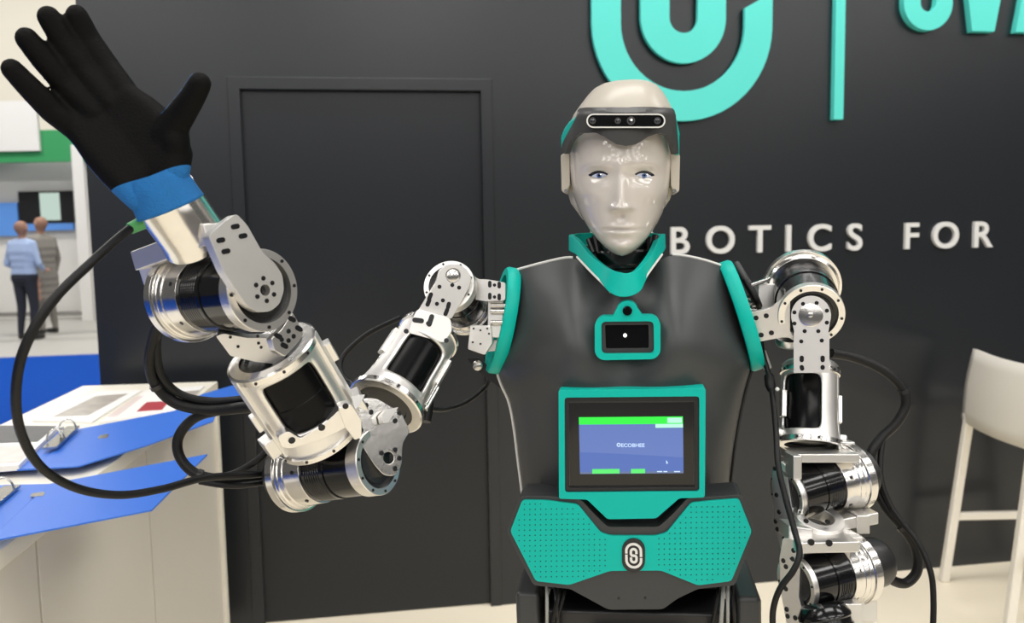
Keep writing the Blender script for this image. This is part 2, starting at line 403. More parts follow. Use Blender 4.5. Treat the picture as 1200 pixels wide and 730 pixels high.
# ---- far booth
FD = 15.2
def FP(px, py, d=FD): return P(px, py, d)
fx = Vector((RT.x, RT.y, 0)).normalized(); fy = Vector((FW.x, FW.y, 0)).normalized()
def fbox(px0, px1, py0, py1, d, th):
    """upright slab facing the camera side of the hall"""
    a = P(px0, (py0+py1)/2, d); b = P(px1, (py0+py1)/2, d); zt = P((px0+px1)/2, py0, d).z; zb_ = P((px0+px1)/2, py1, d).z
    c = (a+b)/2; hw = (b-a).dot(fx)/2
    return MB().box(Vector((c.x, c.y, (zt+zb_)/2))+fy*th/2, fx*hw, fy*(th/2), Vector((0, 0, (zt-zb_)/2)))
def fbox0(px0, px1, py0, d, th):
    m = fbox(px0, px1, py0, 330, d, th); zmin = min(v.z for v in m.v)
    for v in m.v:
        if abs(v.z-zmin) < 1e-4: v.z = 0
    return m
bo = empty('exhibition_booth', P(50, 300, FD)*1.0-Vector((0, 0, P(50, 300, FD).z)), 'white exhibition booth with a green fascia across the hall', 'booth')
obj('back_panel', fbox0(-160, 200, 186, FD+.6, .08), 'booth_white', bo)
obj('corner_post', fbox0(88, 101, 170, FD, .2), 'booth_white', bo)
obj('fascia', fbox(-160, 200, 153, 190, FD-.1, .12), 'booth_green', bo)
obj('name_board', fbox(-160, 44, 120, 178, FD-.2, .08), 'booth_white', bo)
obj('graphic_panel', fbox(-60, 21, 238, 277, FD+.5, .06), 'booth_blue', bo)
obj('graphic_panel', fbox(22, 86, 262, 270, FD+.5, .06), 'booth_blue', bo)
obj('base_rail', fbox(-160, 200, 366, 371, FD+.5, .06), 'steel', bo)
tv = empty('wall_monitor', P(54, 262, FD+.5), 'dark flat monitor with a pale picture on the far booth wall', 'monitor')
obj('case', fbox(22, 86, 224, 261, FD+.46, .08), 'black_plastic', tv)
obj('picture', fbox(47, 70, 226, 258, FD+.45, .01), 'tv_pic', tv)

# ---- people far away
def person(base, h, face, name, label, top_m, leg_m, hair_m, longcoat, armbend):
    s = h/1.75; side = face.cross(Vector((0, 0, 1))).normalized(); Z = Vector((0, 0, 1))
    def pt(x, y, z): return base+(side*x+face*y+Z*z)*s
    mb = MB()
    for q in (-1, 1):
        sweep(mb, [pt(.10*q, 0, .90), pt(.11*q, .03, .50), pt(.115*q, -.02, .10)], [.095*s, .068*s, .045*s])
        sweep(mb, [pt(.115*q, -.03, .045), pt(.125*q, .15, .035)], [.042*s, .034*s])
        sh, el, ha = pt(.19*q, 0, 1.42), pt(.27*q, -.03 if q < 0 else .0, 1.13), pt(.22*q, .16 if armbend else .04, 1.02 if armbend else .84)
        sweep(mb, [sh, el, ha], [.055*s, .045*s, .034*s]); sweep(mb, [ha, ha+(face*.07+Z*(.01 if armbend else -.07))*s], [.032*s, .026*s])
        for k in range(4):
            b_ = ha+(face*.06+side*(.012*(k-1.5)))*s; sweep(mb, [b_, b_+(face*.06-Z*.03)*s], [.010*s, .008*s])
        sweep(mb, [ha, ha+(face*.05-side*.03*q)*s], [.012*s, .009*s])
    for z, wx, r in ((.92, .09, .12), (1.0, .085, .115), (1.1, .08, .115), (1.2, .095, .12), (1.3, .12, .12), (1.38, .13, .10), (1.43, .10, .07)):
        sweep(mb, [pt(-wx, 0, z), pt(wx, 0, z)], [r*s, r*s])
    if longcoat:
        for z in (.55, .65, .75, .85): sweep(mb, [pt(-.10, 0, z), pt(.10, 0, z)], [.125*s]*2)
    sweep(mb, [pt(0, 0, 1.44), pt(0, .02, 1.56)], [.055*s, .05*s])
    sweep(mb, [pt(0, .0, 1.66), pt(0, .015, 1.60)], [.098*s, .075*s]); sweep(mb, [pt(0, .10, 1.62), pt(0, .105, 1.60)], [.018*s, .02*s])
    for q in (-1, 1): sweep(mb, [pt(.095*q, 0, 1.64), pt(.095*q, 0, 1.60)], [.02*s, .015*s])
    rm = remeshed(mb, .018, 3)
    body = obj(name, rm, [top_m, leg_m, 'skin', 'shoe', hair_m], label=label, cat='person', smooth=180)
    off = WL[body.name]
    for p in body.data.polygons:
        c = p.center+off-base; z = c.z/s; f_ = c.dot(face)/s; x_ = abs(c.dot(side))/s
        if z > 1.50: i = 4 if (z > 1.70 or f_ < .01) else 2
        elif z < .075: i = 3
        elif z < (.52 if longcoat else .97) and x_ < (.30 if longcoat else .205): i = 1
        elif armbend and f_ > .13 and z < 1.15: i = 2
        elif not armbend and z < .86 and x_ > .17: i = 2
        else: i = 0
        p.material_index = i
    return body
pb = ZP(34, 398, 0); pb.z = 0
person(pb, 1.76, (fy+fx*.25).normalized(), 'person', 'person in a pale blue shirt and dark trousers seen from behind across the hall', 'shirt_blue', 'trousers', 'hair', False, True)
pb2 = ZP(57, 391, 0); pb2.z = 0
person(pb2, 1.83, (-fx*.9+fy*.3).normalized(), 'person', 'person in a long grey-brown coat beside the blue shirt', 'coat', 'coat', 'hair', True, False)

# ---- reception counter
ZC = 1.02
c1, c0 = ZP(255, 447, ZC), ZP(-10, 652, ZC); c2, c3 = ZP(97, 452, ZC), ZP(-40, 502, ZC)
e = (c1-c0).normalized(); c0 = c1-e*2.25; c3 = c2-e*2.25
inn = (c2-c1).normalized()
ct_ = empty('reception_counter', ((c0+c1+c2+c3)/4)*1.0-Vector((0, 0, ZC)), 'white reception counter with papers running towards the back wall', 'counter')
obj('worktop', MB().prism([[c0, c1, c2, c3]], Vector((0, 0, -.035))), 'counter_top', ct_, bevel=.002)
ff = [c0+inn*.012, c1+inn*.012-e*.04, c2-inn*.012-e*.04, c3-inn*.012]
for k, (ta, tb) in enumerate(((0, .36), (.364, .66), (.664, 1))):
    a = ff[0].lerp(ff[1], ta); b = ff[0].lerp(ff[1], tb); q = MB().prism([[v-Vector((0, 0, .036)) for v in (a, b, b+inn*.03, a+inn*.03)]], Vector((0, 0, -ZC+.04)))
    obj('front_panel', q, 'counter_face', ct_, bevel=.0015)
q = MB().prism([[v-Vector((0, 0, .036)) for v in (c1, c2, c2-e*.038, c1-e*.038)]], Vector((0, 0, -ZC+.036))); obj('end_panel', q, 'counter_top', ct_, bevel=.002)
q = MB().prism([[v-Vector((0, 0, .036)) for v in (c3-inn*.05, c2-inn*.05-e*.04, c2-inn*.02-e*.04, c3-inn*.02)]], Vector((0, 0, -ZC+.036))); obj('rear_panel', q, 'counter_face', ct_)
q = MB().prism([[v-Vector((0, 0, .036)) for v in (c0+inn*.05, c3-inn*.06, c3-inn*.06+e*.03, c0+inn*.05+e*.03)]], Vector((0, 0, -ZC+.036))); obj('near_panel', q, 'counter_face', ct_)

# ---- things on the counter
def zpoly(pts, z): return [ZP(x, y, z) for x, y in pts]
def flat(name, pts, z, th, m, parent=None, **k): return obj(name, MB().prism([zpoly(pts, z)], Vector((0, 0, -th))), m, parent, **k)
def ring_mech(parent, pA, pB, z):
    a, b = ZP(*pA, z), ZP(*pB, z); d = (b-a).normalized(); n = Vector((-d.y, d.x, 0))
    obj('ring_plate', MB().beam(a, b, .032, .006), 'steel', parent, bevel=.001)
    for t in (.25, .75):
        c = a.lerp(b, t)
        obj('ring', MB().tube([c+n*(.02*math.cos(PI*k/10))+Vector((0, 0, .028*math.sin(PI*k/10)+.004)) for k in range(11)], .0022, 8), 'steel', parent)
    c = a.lerp(b, .5)
    obj('lever', MB().beam(c+Vector((0, 0, .01)), c+d*.05+n*.012+Vector((0, 0, .035)), .012, .004), 'steel', parent, bevel=.001)
bz = ZC+.012
bA = empty('ring_binder', ZP(100, 580, ZC), 'open blue ring binder nearest the camera overhanging the counter edge', 'binder', 'open blue ring binders')
flat('cover', [(57, 567), (243, 532), (178, 597), (-14, 634)], bz+.012, .0035, ['binder_blue'], bA, bevel=.0006)
flat('spine', [(57, 567), (-14, 634), (-75, 642), (6, 568)], bz+.008, .0035, 'binder_blue', bA)
flat('cover', [(6, 568), (-75, 642), (-330, 660), (-190, 580)], bz+.003, .0035, 'binder_blue', bA)
ring_mech(bA, (14, 570), (-30, 606), bz+.014)
flat('hole_rivet', rpoly([(37, 578), (53, 576), (51, 581), (35, 582)], 2), bz+.0128, .0008, 'steel', bA)
bB = empty('ring_binder', ZP(130, 520, ZC), 'open blue ring binder in the middle with pages in clear sleeves', 'binder', 'open blue ring binders')
flat('cover', [(90, 503), (205, 481), (256, 478), (250, 493), (173, 521), (92, 546), (40, 549)], bz+.010, .0035, 'binder_blue', bB, bevel=.0006)
flat('spine', [(90, 503), (40, 549), (20, 550), (72, 503)], bz+.007, .0035, 'binder_blue', bB)
flat('cover', [(72, 503), (20, 550), (-140, 562), (-60, 500)], bz+.003, .0035, 'binder_blue', bB)
flat('page_stack', [(70, 498), (22, 545), (-130, 556), (-56, 497)], bz+.016, .012, 'paper', bB)
flat('clear_sleeve', [(66, 499), (44, 517), (-90, 522), (-52, 498)], bz+.0172, .001, 'print_dark', bB)
flat('clear_sleeve', [(40, 521), (22, 541), (-110, 548), (-90, 525)], bz+.0172, .001, 'print_pink', bB)
ring_mech(bB, (86, 500), (58, 525), bz+.020)
flat('hole_rivet', rpoly([(117, 510), (128, 508), (126, 513), (114, 514)], 2), bz+.0108, .0008, 'steel', bB)
bC = empty('ring_binder', ZP(240, 470, ZC), 'closed blue binder cover farthest from the camera beside the cables', 'binder', 'open blue ring binders')
flat('cover', [(205, 481), (236, 462), (288, 447), (283, 470), (256, 480)], bz+.004, .003, 'binder_blue', bC, bevel=.0006)
flat('page_stack', [(212, 478), (236, 464), (262, 459), (250, 474)], bz+.001, .01, 'paper', bC)
m1 = empty('magazine', ZP(100, 475, ZC), 'opened magazine with brown photographs at the left of the counter', 'magazine')
flat('pages', [(38, 492), (118, 458), (166, 457), (108, 494)], ZC+.006, .0055, 'paper', m1)
flat('photo', [(62, 488), (112, 464), (150, 461), (104, 486)], ZC+.0068, .0007, 'print_brown', m1)
m2 = empty('magazine', ZP(180, 470, ZC), 'magazine with a red cover picture in front of the far binder', 'magazine')
flat('pages', [(116, 494), (172, 457), (240, 452), (203, 482)], ZC+.007, .0065, 'paper', m2)
flat('photo', [(160, 482), (172, 471), (198, 470), (190, 480)], ZC+.0078, .0007, 'print_red', m2)
flat('photo', [(200, 470), (212, 459), (234, 457), (222, 468)], ZC+.0078, .0007, 'print_brown', m2)
flat('photo', [(126, 488), (160, 464), (168, 464), (136, 488)], ZC+.0078, .0007, 'print_pink', m2)
# ---- stool
A0 = ZP(1106, 681, 0); hx, hy = fx, fy
st = empty('bar_stool', A0+hx*.25-hy*.2, 'white bar stool with a low curved back at the right edge', 'stool')
def sp(x, y, z): return A0+hx*x-hy*y+Vector((0, 0, z))
for nm, f0, t0 in (('leg', (0, 0), (.10, .02)), ('leg', (0, .475), (.10, .455)), ('leg', (.52, -.02), (.44, .02)), ('leg', (.52, .54), (.44, .50))):
    up_z = .96 if f0[0] == 0 else .72
    obj(nm, MB().beam(sp(f0[0], f0[1], 0), sp(t0[0], t0[1], up_z), .032, .036, hx), 'stool_white', st, bevel=.006)
for a, b in (((.485, .0, .29), (.485, .52, .29)), ((.031, .005, .29), (.485, 0, .29)), ((.031, .515, .29), (.485, .52, .29))):
    obj('footrest', MB().beam(sp(*a), sp(*b), .026, .034), 'stool_white', st, bevel=.006)
rows = []
for i in range(13):
    t = i/12; y = -.015+.55*t; bow = .035*math.sin(PI*t)
    rows.append([sp(.075+.034*(k/6)-bow-.012*math.sin(PI*k/6), y, .70+.03*math.sin(PI*t)*(0)+.305*k/6) for k in range(7)])
obj('backrest', MB().grid(rows), 'stool_white', st, solid=.022, smooth=60)
rows = []
for i in range(13):
    t = i/12; rows.append([sp(.06+.42*k/8, -.015+.55*t, .72-.014*math.sin(PI*t)*math.sin(PI*k/8)-(.02 if k == 8 else 0)) for k in range(9)])
obj('seat', MB().grid(rows), 'stool_white', st, solid=.024, smooth=60)

# ================================================================== ROBOT
RO = P(735, 420, 1.30)
_f = Vector((CAM.x-RO.x, CAM.y-RO.y, 0)).normalized()           # robot front, towards the camera
RYv = -_f; _x = Vector((-RYv.y*-1, -RYv.x, 0)); _x = Vector((RYv.y, -RYv.x, 0))
ln = math.radians(1.1)
RXv = _x*math.cos(ln)+Vector((0, 0, 1))*math.sin(ln); RZv = RXv.cross(RYv)
def R3(x, y, z): return RO+RXv*x+RYv*y+RZv*z
def RP(px, py, y): return onp(px, py, RO+RYv*y, RYv)
def RL(px, py, y):
    d = RP(px, py, y)-RO; return d.dot(RXv), d.dot(RYv), d.dot(RZv)
FN = -RYv
base = Vector((RO.x, RO.y, 0))+RYv*.02
robot = empty('humanoid_robot', base, 'humanoid robot with white face, dark torso and teal trim raising a gloved hand', 'robot')

# ---- torso
Lt = [(300, 614), (318, 606), (340, 601), (380, 594), (415, 585), (432, 583), (450, 588), (470, 597), (500, 603), (540, 608), (580, 613), (640, 618), (700, 628)]
Rt = [(300, 846), (315, 851), (340, 858), (380, 869), (410, 879), (428, 881), (450, 875), (480, 868), (520, 861), (560, 856), (600, 852), (640, 848), (700, 840)]
Tp = [(-1, 317), (-.78, 309), (-.55, 303), (-.42, 306), (-.2, 326), (0, 338), (.2, 324), (.42, 302), (.55, 300), (.78, 305), (1, 314)]
def A_t(t): return sinterp([(0, .040), (.12, .078), (.3, .104), (.5, .104), (.75, .090), (1, .080)], t)
def front_y(s, t):
    y = -A_t(t)*max(0, 1-abs(s)**2.6)**.55
    for q in (-.46, .46): y -= .016*math.exp(-((s-q)/.26)**2-((t-.24)/.13)**2)
    y += .006*math.exp(-(s/.14)**2-((t-.25)/.16)**2)
    return y
NS, NT = 48, 40; BOT = 690
front, back = [], []
for j in range(NT+1):
    t = j/NT; fr, bk = [], []
    for i in range(NS+1):
        s = -1+2*i/NS; s = math.sin(s*PI/2)*.55+s*.45
        py = sinterp(Tp, s)*(1-t)+BOT*t; a, b = sinterp(Lt, py), sinterp(Rt, py); px = a+(b-a)*(s+1)/2
        fr.append(RP(px, py, front_y(s, t)))
        bk.append(RP(px, py, .085*max(0, 1-abs(s)**2.6)**.5*min(1, .4+2*t)))
    front.append(fr); back.append(bk)
torso = obj('torso_shell', MB().grid(front).grid(back), 'shell_grey', robot, smooth=60, label='dark grey moulded torso shell')
obj('neck_rim', MB().grid([front[0], back[0]]), 'black_plastic', torso); obj('waist_rim', MB().grid([front[-1], back[-1]]), 'black_plastic', torso)
def edge(side, t0, t1, n=24):
    out = []
    for k in range(n+1):
        py = t0+(t1-t0)*k/n; out.append(RP(sinterp(Lt if side < 0 else Rt, py)+(-1 if side < 0 else 1), py, -.002))
    return out
obj('edge_piping', MB().tube(edge(-1, 434, 588), .0022, 8), 'piping_white', torso)
obj('edge_piping', MB().tube(edge(1, 430, 588), .0022, 8), 'black_plastic', torso)
for s0, s1 in ((-1, -.5), (.5, 1)):
    pts = []
    for k in range(15):
        s = s0+(s1-s0)*k/14; py = sinterp(Tp, s); a, b = sinterp(Lt, py), sinterp(Rt, py); pts.append(RP(a+(b-a)*(s+1)/2, py-1, front_y(s, 0)*.5))
    obj('edge_piping', MB().tube(pts, .0024, 8), 'piping_white', torso)
for pts in ([(676, 301, -.05), (692, 318, -.075), (708, 334, -.094), (716, 343, -.1)], [(776, 298, -.05), (765, 313, -.075), (753, 330, -.094)]):
    obj('neck_piping', MB().tube(spline([RP(*p) for p in pts], 6), .0016, 8), 'piping_white', torso)

# ---- shoulder rings
def sring(cx, cy, cyd, Vv, Dv, name, dr):
    c = RP(cx, cy, cyd); pts = [c+Vv*math.cos(2*PI*k/48)+Dv*math.sin(2*PI*k/48) for k in range(48)]
    n = Vv.cross(Dv).normalized(); rows = []
    for p in pts:
        o = (p-c).normalized(); rows.append([p+n*a*.010+o*b*.0065 for a, b in ((-1, -1), (-1, .6), (-.6, 1), (.6, 1), (1, .6), (1, -1))])
    rows.append(rows[0])
    return obj(name, MB().grid(rows, True), 'teal', robot, smooth=50)
sring(589, 376, .005, RXv*.018+RZv*.076, -RYv*.052+RXv*.016, 'shoulder_ring', 1)
sring(868, 370, .005, RXv*-.022+RZv*.076, -RYv*.052+RXv*.001, 'shoulder_ring', 1)
# dark discs closing the armholes
for cx, cy, Vv, Dv in ((591, 376, RXv*.016+RZv*.072, -RYv*.048+RXv*.014), (865, 370, RXv*-.020+RZv*.072, -RYv*.048)):
    c = RP(cx, cy, .005); n = Vv.cross(Dv).normalized()
    obj('armhole_plate', MB().prism([[c+Vv*math.cos(2*PI*k/32)+Dv*math.sin(2*PI*k/32) for k in range(32)]], n*.004), 'black_plastic', robot)

# ---- chest camera
cy_ = -.126; Q = RO+RYv*cy_
def arcpx(cx, cy, r, a0, a1, n=10): return [(cx+r*math.cos(math.radians(a0+(a1-a0)*k/n)), cy-r*math.sin(math.radians(a0+(a1-a0)*k/n))) for k in range(n+1)]
outer = [(718, 371)]+arcpx(735, 366, 13, 165, 15, 12)+[(753, 370)]+arcpx(762, 382, 12, 80, 0, 6)+arcpx(762, 409, 12, 0, -90, 6)+arcpx(709, 410, 12, 270, 180, 6)+arcpx(709, 383, 12, 180, 100, 6)
inner = rpoly([(704.5, 377), (766, 376.5), (766.5, 414), (705, 414.5)], 6)
def plate2(name, outer, inner, Q, n, th, m, parent, **k):
    loops = [[onp(x, y, Q, n) for x, y in outer]]
    if inner: loops.append([onp(x, y, Q, n) for x, y in inner])
    return obj(name, MB().prism(loops, -n*th), m, parent, **k)
cc = plate2('chest_camera', outer, inner, Q, FN, .030, 'teal', robot, bevel=.0015, label='teal bezel of the chest camera')
plate2('camera_body', rpoly([(704, 376.5), (767, 376), (767, 415), (704.5, 415)], 6), rpoly([(709, 381), (760, 380.5), (760.5, 408), (710, 408.5)], 2), RO+RYv*(cy_+.006), FN, .02, 'dark_plastic', cc, bevel=.0006)
plate2('camera_glass', [(708, 380), (761, 380), (761, 409), (709, 409)], None, RO+RYv*(cy_+.009), FN, .004, 'black_gloss', cc)
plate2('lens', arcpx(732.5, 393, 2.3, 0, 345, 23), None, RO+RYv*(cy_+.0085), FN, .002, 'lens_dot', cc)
obj('button', MB().lathe(onp(735.2, 364, Q, FN)-FN*.002, FN, [(0, .0065), (.005, .0065), (.0065, .005)], 20), 'window_black', cc)
# ---- screen
sy = -.124; Q = RO+RYv*sy
so = rpoly([(654.5, 457), (827, 455), (826, 583), (796, 584), (769, 607.5), (712, 608.5), (688, 585.5), (655, 584.5)], 3)
sf = plate2('screen_frame', so, rpoly([(661.5, 466), (819.5, 464.5), (819.5, 576), (662, 577.5)], 4), Q, FN, .05, 'teal', robot, bevel=.0012, label='teal frame around the chest touch screen')
plate2('bezel', rpoly([(661, 465.5), (820, 464), (820, 576.5), (661.5, 578)], 4), rpoly([(666, 471), (814, 470), (814, 571), (666.5, 572)], 2), RO+RYv*(sy+.004), FN, .04, 'black_plastic', sf, bevel=.001)
plate2('inner_bezel', [(665, 470), (815, 469), (815, 572), (665.5, 573)], [(667, 472.2), (813, 471.2), (812.6, 569.6), (667.8, 570.6)], RO+RYv*(sy+.008), FN, .01, 'dark_steel', sf)
plate2('glass', [(666, 471), (814, 470), (813, 571), (667, 572)], None, RO+RYv*(sy+.010), FN, .003, 'black_gloss', sf)
dz_ = sy+.0096; k_ = 0
def scr(name, pts, m, lift=0): return plate2(name, pts, None, RO+RYv*(dz_-lift), FN, .0004, m, sf)
scr('display', [(678.3, 489), (800.3, 488), (801, 554.5), (679.8, 555.5)], 'scr_blue')
scr('display_wave', [(679, 530)]+[(679+121.7*k/10, 530+6*(k/10)**1.3) for k in range(1, 11)]+[(800.8, 552), (679.7, 553)], 'scr_deep', .0002)
scr('header_bar', [(678.4, 489), (800.2, 488), (800.3, 496.5), (678.6, 497.5)], 'scr_green', .0003)
scr('header_tab', [(782, 489.5), (799, 489.4), (799.2, 495.5), (782, 495.6)], 'scr_mint', .0005)
scr('notice', [(768, 497), (800.3, 496.7), (800.4, 501), (768.1, 501.3)], 'scr_mint', .0005)
scr('footer_bar', [(679.7, 553), (800.9, 552), (801, 554.5), (679.8, 555.5)], 'scr_grey', .0003)
scr('footer_button', [(694, 549.8), (726, 549.5), (726, 554.8), (694, 555.1)], 'scr_lime', .0005)
scr('footer_button', [(739.5, 549.6), (756, 549.4), (756, 554.5), (739.5, 554.7)], 'scr_lime', .0005)
scr('footer_text', [(770, 552), (776, 552), (776, 553.2), (770, 553.2)], 'scr_text', .0005); scr('footer_text', [(777.5, 552), (782, 552), (782, 553.2), (777.5, 553.2)], 'scr_text', .0005)
scr('footer_text', [(790, 552), (797, 552), (797, 553.2), (790, 553.2)], 'scr_text', .0005)
scr('cursor', [(780.5, 539), (783, 542.5), (781.8, 542.8), (782, 544), (780.8, 543)], 'scr_text', .0005)
def on_screen_text(ch, px0, px1, py, m, parent, Q, lift):
    vs, fs = text_mesh(ch, 1, 0, .02); x0, x1 = min(v.x for v in vs), max(v.x for v in vs)
    a, b = onp(px0, py, Q, FN), onp(px1, py, Q, FN); d = b-a; L = d.length; d = d/L; u = -(d.cross(FN)); u = u if u.z > 0 else -u
    return obj('display_text', MB().add([a+d*((v.x-x0)/(x1-x0)*L)+u*(v.y*L/(x1-x0)*.95)+FN*lift for v in vs], fs), m, parent, recalc=False)
on_screen_text('ECOBHEE', 728, 755.5, 523.6, 'scr_text', sf, RO+RYv*dz_, .0006)
plate2('display_symbol', arcpx(725, 521.3, 2.4, 0, 345, 23), arcpx(725, 521.3, 1.2, 0, 345, 23), RO+RYv*(dz_-.0006), FN, .0003, 'scr_text', sf)
# ---- belly panel
by = -.122; Q = RO+RYv*by
bp = [(598, 622.5), (612, 586), (640, 586.5), (677, 591), (689, 606), (704, 624.5), (716, 628), (768, 628), (781, 624.5), (796, 606), (810, 589), (840, 586.5), (866, 584.5), (881, 622.5), (857, 681), (818, 686), (774.5, 668.5), (715, 669), (667, 685.5), (628, 681)]
bo_ = [(593.5, 622.5), (609, 581.5), (642, 581), (681, 585.5), (697, 603), (712, 617.5), (772, 617.5), (788, 603), (806, 583.5), (840, 581.5), (869, 579.5), (885.5, 622.5), (861, 686), (818, 690), (793, 702), (777, 714), (713, 714.5), (690, 702), (668, 690), (625, 686)]
bbk = plate2('belly_base', rpoly(bo_, 5), None, RO+RYv*(by+.004), FN, .06, 'dark_plastic', robot, bevel=.003)
bpo = plate2('belly_panel', rpoly(bp, 4), None, Q, FN, .007, 'teal', robot, bevel=.001, label='teal perforated belly panel with dark emblem')
for x, y in ((725, 701), (756, 700.5)): obj('screw', MB().lathe(onp(x, y, RO+RYv*(by+.004), FN)-FN*.0005, FN, [(0, .0022), (.0009, .002)], 10), 'bolt_black', bbk)
def inside(x, y, poly):
    c = False; n = len(poly)
    for i in range(n):
        (x1, y1), (x2, y2) = poly[i], poly[(i+1) % n]
        if (y1 > y) != (y2 > y) and x < (x2-x1)*(y-y1)/(y2-y1)+x1: c = not c
    return c
mb = MB()
for j in range(16):
    for i in range(46):
        x, y = 602+6.3*i+(0 if j % 2 else 0), 591+6.1*j-.014*(6.3*i)
        if 712 < x < 770: continue
        if all(inside(x+ex, y+ey, bp) for ex, ey in ((4, 0), (-4, 0), (0, 4), (0, -4))):
            mb.lathe(onp(x, y, Q, FN)-FN*.0004, FN, [(0, .00105), (.0006, .00105)], 8)
obj('perforation', mb, 'teal_dark', bpo, kind='stuff')
pill = arcpx(742.5, 644.5, 13.5, 180, 0, 14)+arcpx(742.5, 657.5, 13.5, 0, -180, 14)
plate2('emblem_plate', pill, None, RO+RYv*(by-.0022), FN, .004, 'black_plastic', bpo, bevel=.0006)
e0 = onp(742.6, 651, RO+RYv*(by-.0022), FN); esc = 20.5*1.18/1000/210
def em_off(p, s_): return e0+RXv*(p.x*esc)+RZv*(p.y*esc)+FN*(.0011*s_-.0002)
for nm, pth, hw in (('emblem_stroke', low, 15), ('emblem_stroke', upp, 15), ('emblem_letter', S, 15)):
    mb = MB(); ribbon(mb, pth, hw, em_off); obj(nm, mb, 'piping_white', bpo)
# ---- neck and collar
nk = MB(); na, nb = RP(731, 330, -.005), RP(729, 262, -.005); nd = (nb-na); L = nd.length
nk.lathe(na, nd, [(0, .040), (.020, .040), (.022, .037), (.026, .037), (.028, .046), (.045, .046), (.048, .038), (L, .038)], 40)
neck = obj('neck', nk, 'dark_steel', robot, smooth=30)
for x0, y0, x1, y1 in ((696, 296, 690, 280), (703, 303, 697, 276), (757, 305, 762, 278), (765, 296, 768, 276)):
    obj('neck_strut', MB().tube([RP(x0, y0, -.012), RP(x1, y1, -.005)], .005, 10), 'black_plastic', neck)
cl = [((670, 293), (670, 276), .028), ((673, 296), (674, 277.5), .008), ((678, 299), (680, 283), -.012), ((693, 315), (695, 300), -.058), ((706, 330), (711, 312.5), -.088), ((714, 341), (720, 317.5), -.106), ((722, 346.5), (728, 319.5), -.113), ((731, 348), (733, 320.3), -.115), ((740, 346.5), (738.5, 319.5), -.113),
      ((748, 341), (745.5, 316), -.106), ((754, 328), (754.5, 307), -.088), ((765, 310), (763, 294), -.058), ((774, 297), (769.5, 279.5), -.012), ((776, 293), (773.5, 275), .008), ((776.5, 290), (776, 274), .028), ((772, 288), (772, 274), .06), ((750, 286), (750, 272), .08), ((722, 286), (722, 272), .085), ((696, 287), (696, 273), .08), ((674, 289), (674, 274), .06)]
o_ = spline([RP(a[0], a[1], y) for a, b, y in cl], 5, True); i_ = spline([RP(b[0], b[1], y+.004) for a, b, y in cl], 5, True)
rows = []
for a, b in zip(o_, i_): rows.append([a, a.lerp(b, .33), a.lerp(b, .67), b])
rows.append(rows[0]); obj('collar', MB().grid(rows), 'teal', robot, solid=.009, smooth=50, bevel=.001, soff=0)

# ---- head
HC = 727.0
def ring_loft(rows, n=2.5, seg=56):
    out = []
    for py, xl_, xr_, yf, yb in rows:
        xa, _, z = RL(xl_, py, .0); xb, _, z2 = RL(xr_, py, .0); z = RL((xl_+xr_)/2, py, yf*.55)[2]
        cx, hw, ym, hd = (xa+xb)/2, (xb-xa)/2, (yf+yb)/2, (yb-yf)/2; rr = []
        for k in range(seg):
            a = 2*PI*k/seg; c, s = math.cos(a), math.sin(a)
            rr.append(R3(cx+hw*math.copysign(abs(c)**(2/n), c), ym+hd*math.copysign(abs(s)**(2/n), s), z))
        out.append(rr)
    return out
sk = [(95.2, 726, 738, -.01, .01), (95.5, 711, 757, -.035, .04), (97, 703, 764, -.05, .055), (100.5, 695, 771, -.062, .07), (107, 688, 777, -.074, .085), (117, 680, 783, -.087, .1), (128, 672, 788, -.098, .112), (131, 671, 789, -.1, .113), (136, 668, 790.5, -.092, .115), (150, 663, 792.5, -.085, .118), (165, 660.5, 794, -.07, .118), (185, 660, 794, -.055, .115), (215, 662, 792, -.05, .105), (235, 668, 786, -.045, .09), (255, 682, 772, -.04, .07), (272, 700, 754, -.03, .045)]
rl = ring_loft(sk)
head = obj('head_shell', MB().grid(rl, True).add([sum(rl[-1], Vector())/len(rl[-1])], []), 'cap_white', robot, smooth=50, label='glossy white head shell')
Wf = [(148, 56), (165, 59), (185, 60), (205, 59.5), (225, 56.5), (240, 52), (255, 45.5), (268, 38), (280, 29), (288, 21.5), (294, 14.5), (298, 8.5), (300, 3)]
Cf = [(148, 727), (205, 727), (260, 728), (300, 729)]
Yf = [(148, -.100), (165, -.107), (190, -.109), (205, -.106), (225, -.106), (245, -.106), (268, -.106), (284, -.104), (293, -.097), (300, -.086)]
def face_y(px, py):
    hw = sinterp(Wf, py); c = interp(Cf, py); s = max(-1, min(1, (px-c)/hw)); yc = sinterp(Yf, py)
    sidey = interp([(148, -.02), (240, -.015), (300, -.07)], py)
    y = sidey+(yc-sidey)*max(0, 1-abs(s)**2.3)**.56
    g = lambda cx, cy, sx, sy_: math.exp(-((px-cx)/sx)**2-((py-cy)/sy_)**2)
    nx = c+.5
    t = min(1, max(0, (py-198)/46)); y -= (.004+.017*t**1.3)*math.exp(-((px-nx)/(5.5+4.5*t))**2)*(1 if 196 < py < 244 else math.exp(-((py-(196 if py <= 196 else 244))/(9 if py <= 196 else 3.6))**2))
    y -= .006*g(nx-9, 243, 4.5, 4)+.006*g(nx+9, 243, 4.5, 4)
    for ex in (700.5, 756): y += .0075*g(ex, 205, 15, 8)
    for ex in (697, 758): y -= .0025*g(ex, 192, 22, 7)
    for ex in (688, 769): y -= .005*g(ex, 228, 13, 11)
    y -= .005*g(c, 265.5, 15, 2.6)+.006*g(c, 273, 13, 3.2); y += .0045*g(c, 269, 20, 1.5); y += .003*g(c, 280, 14, 3); y += .003*g(c, 254, 3, 5)
    y -= .007*g(c, 289, 12, 6)
    return y
rows = []
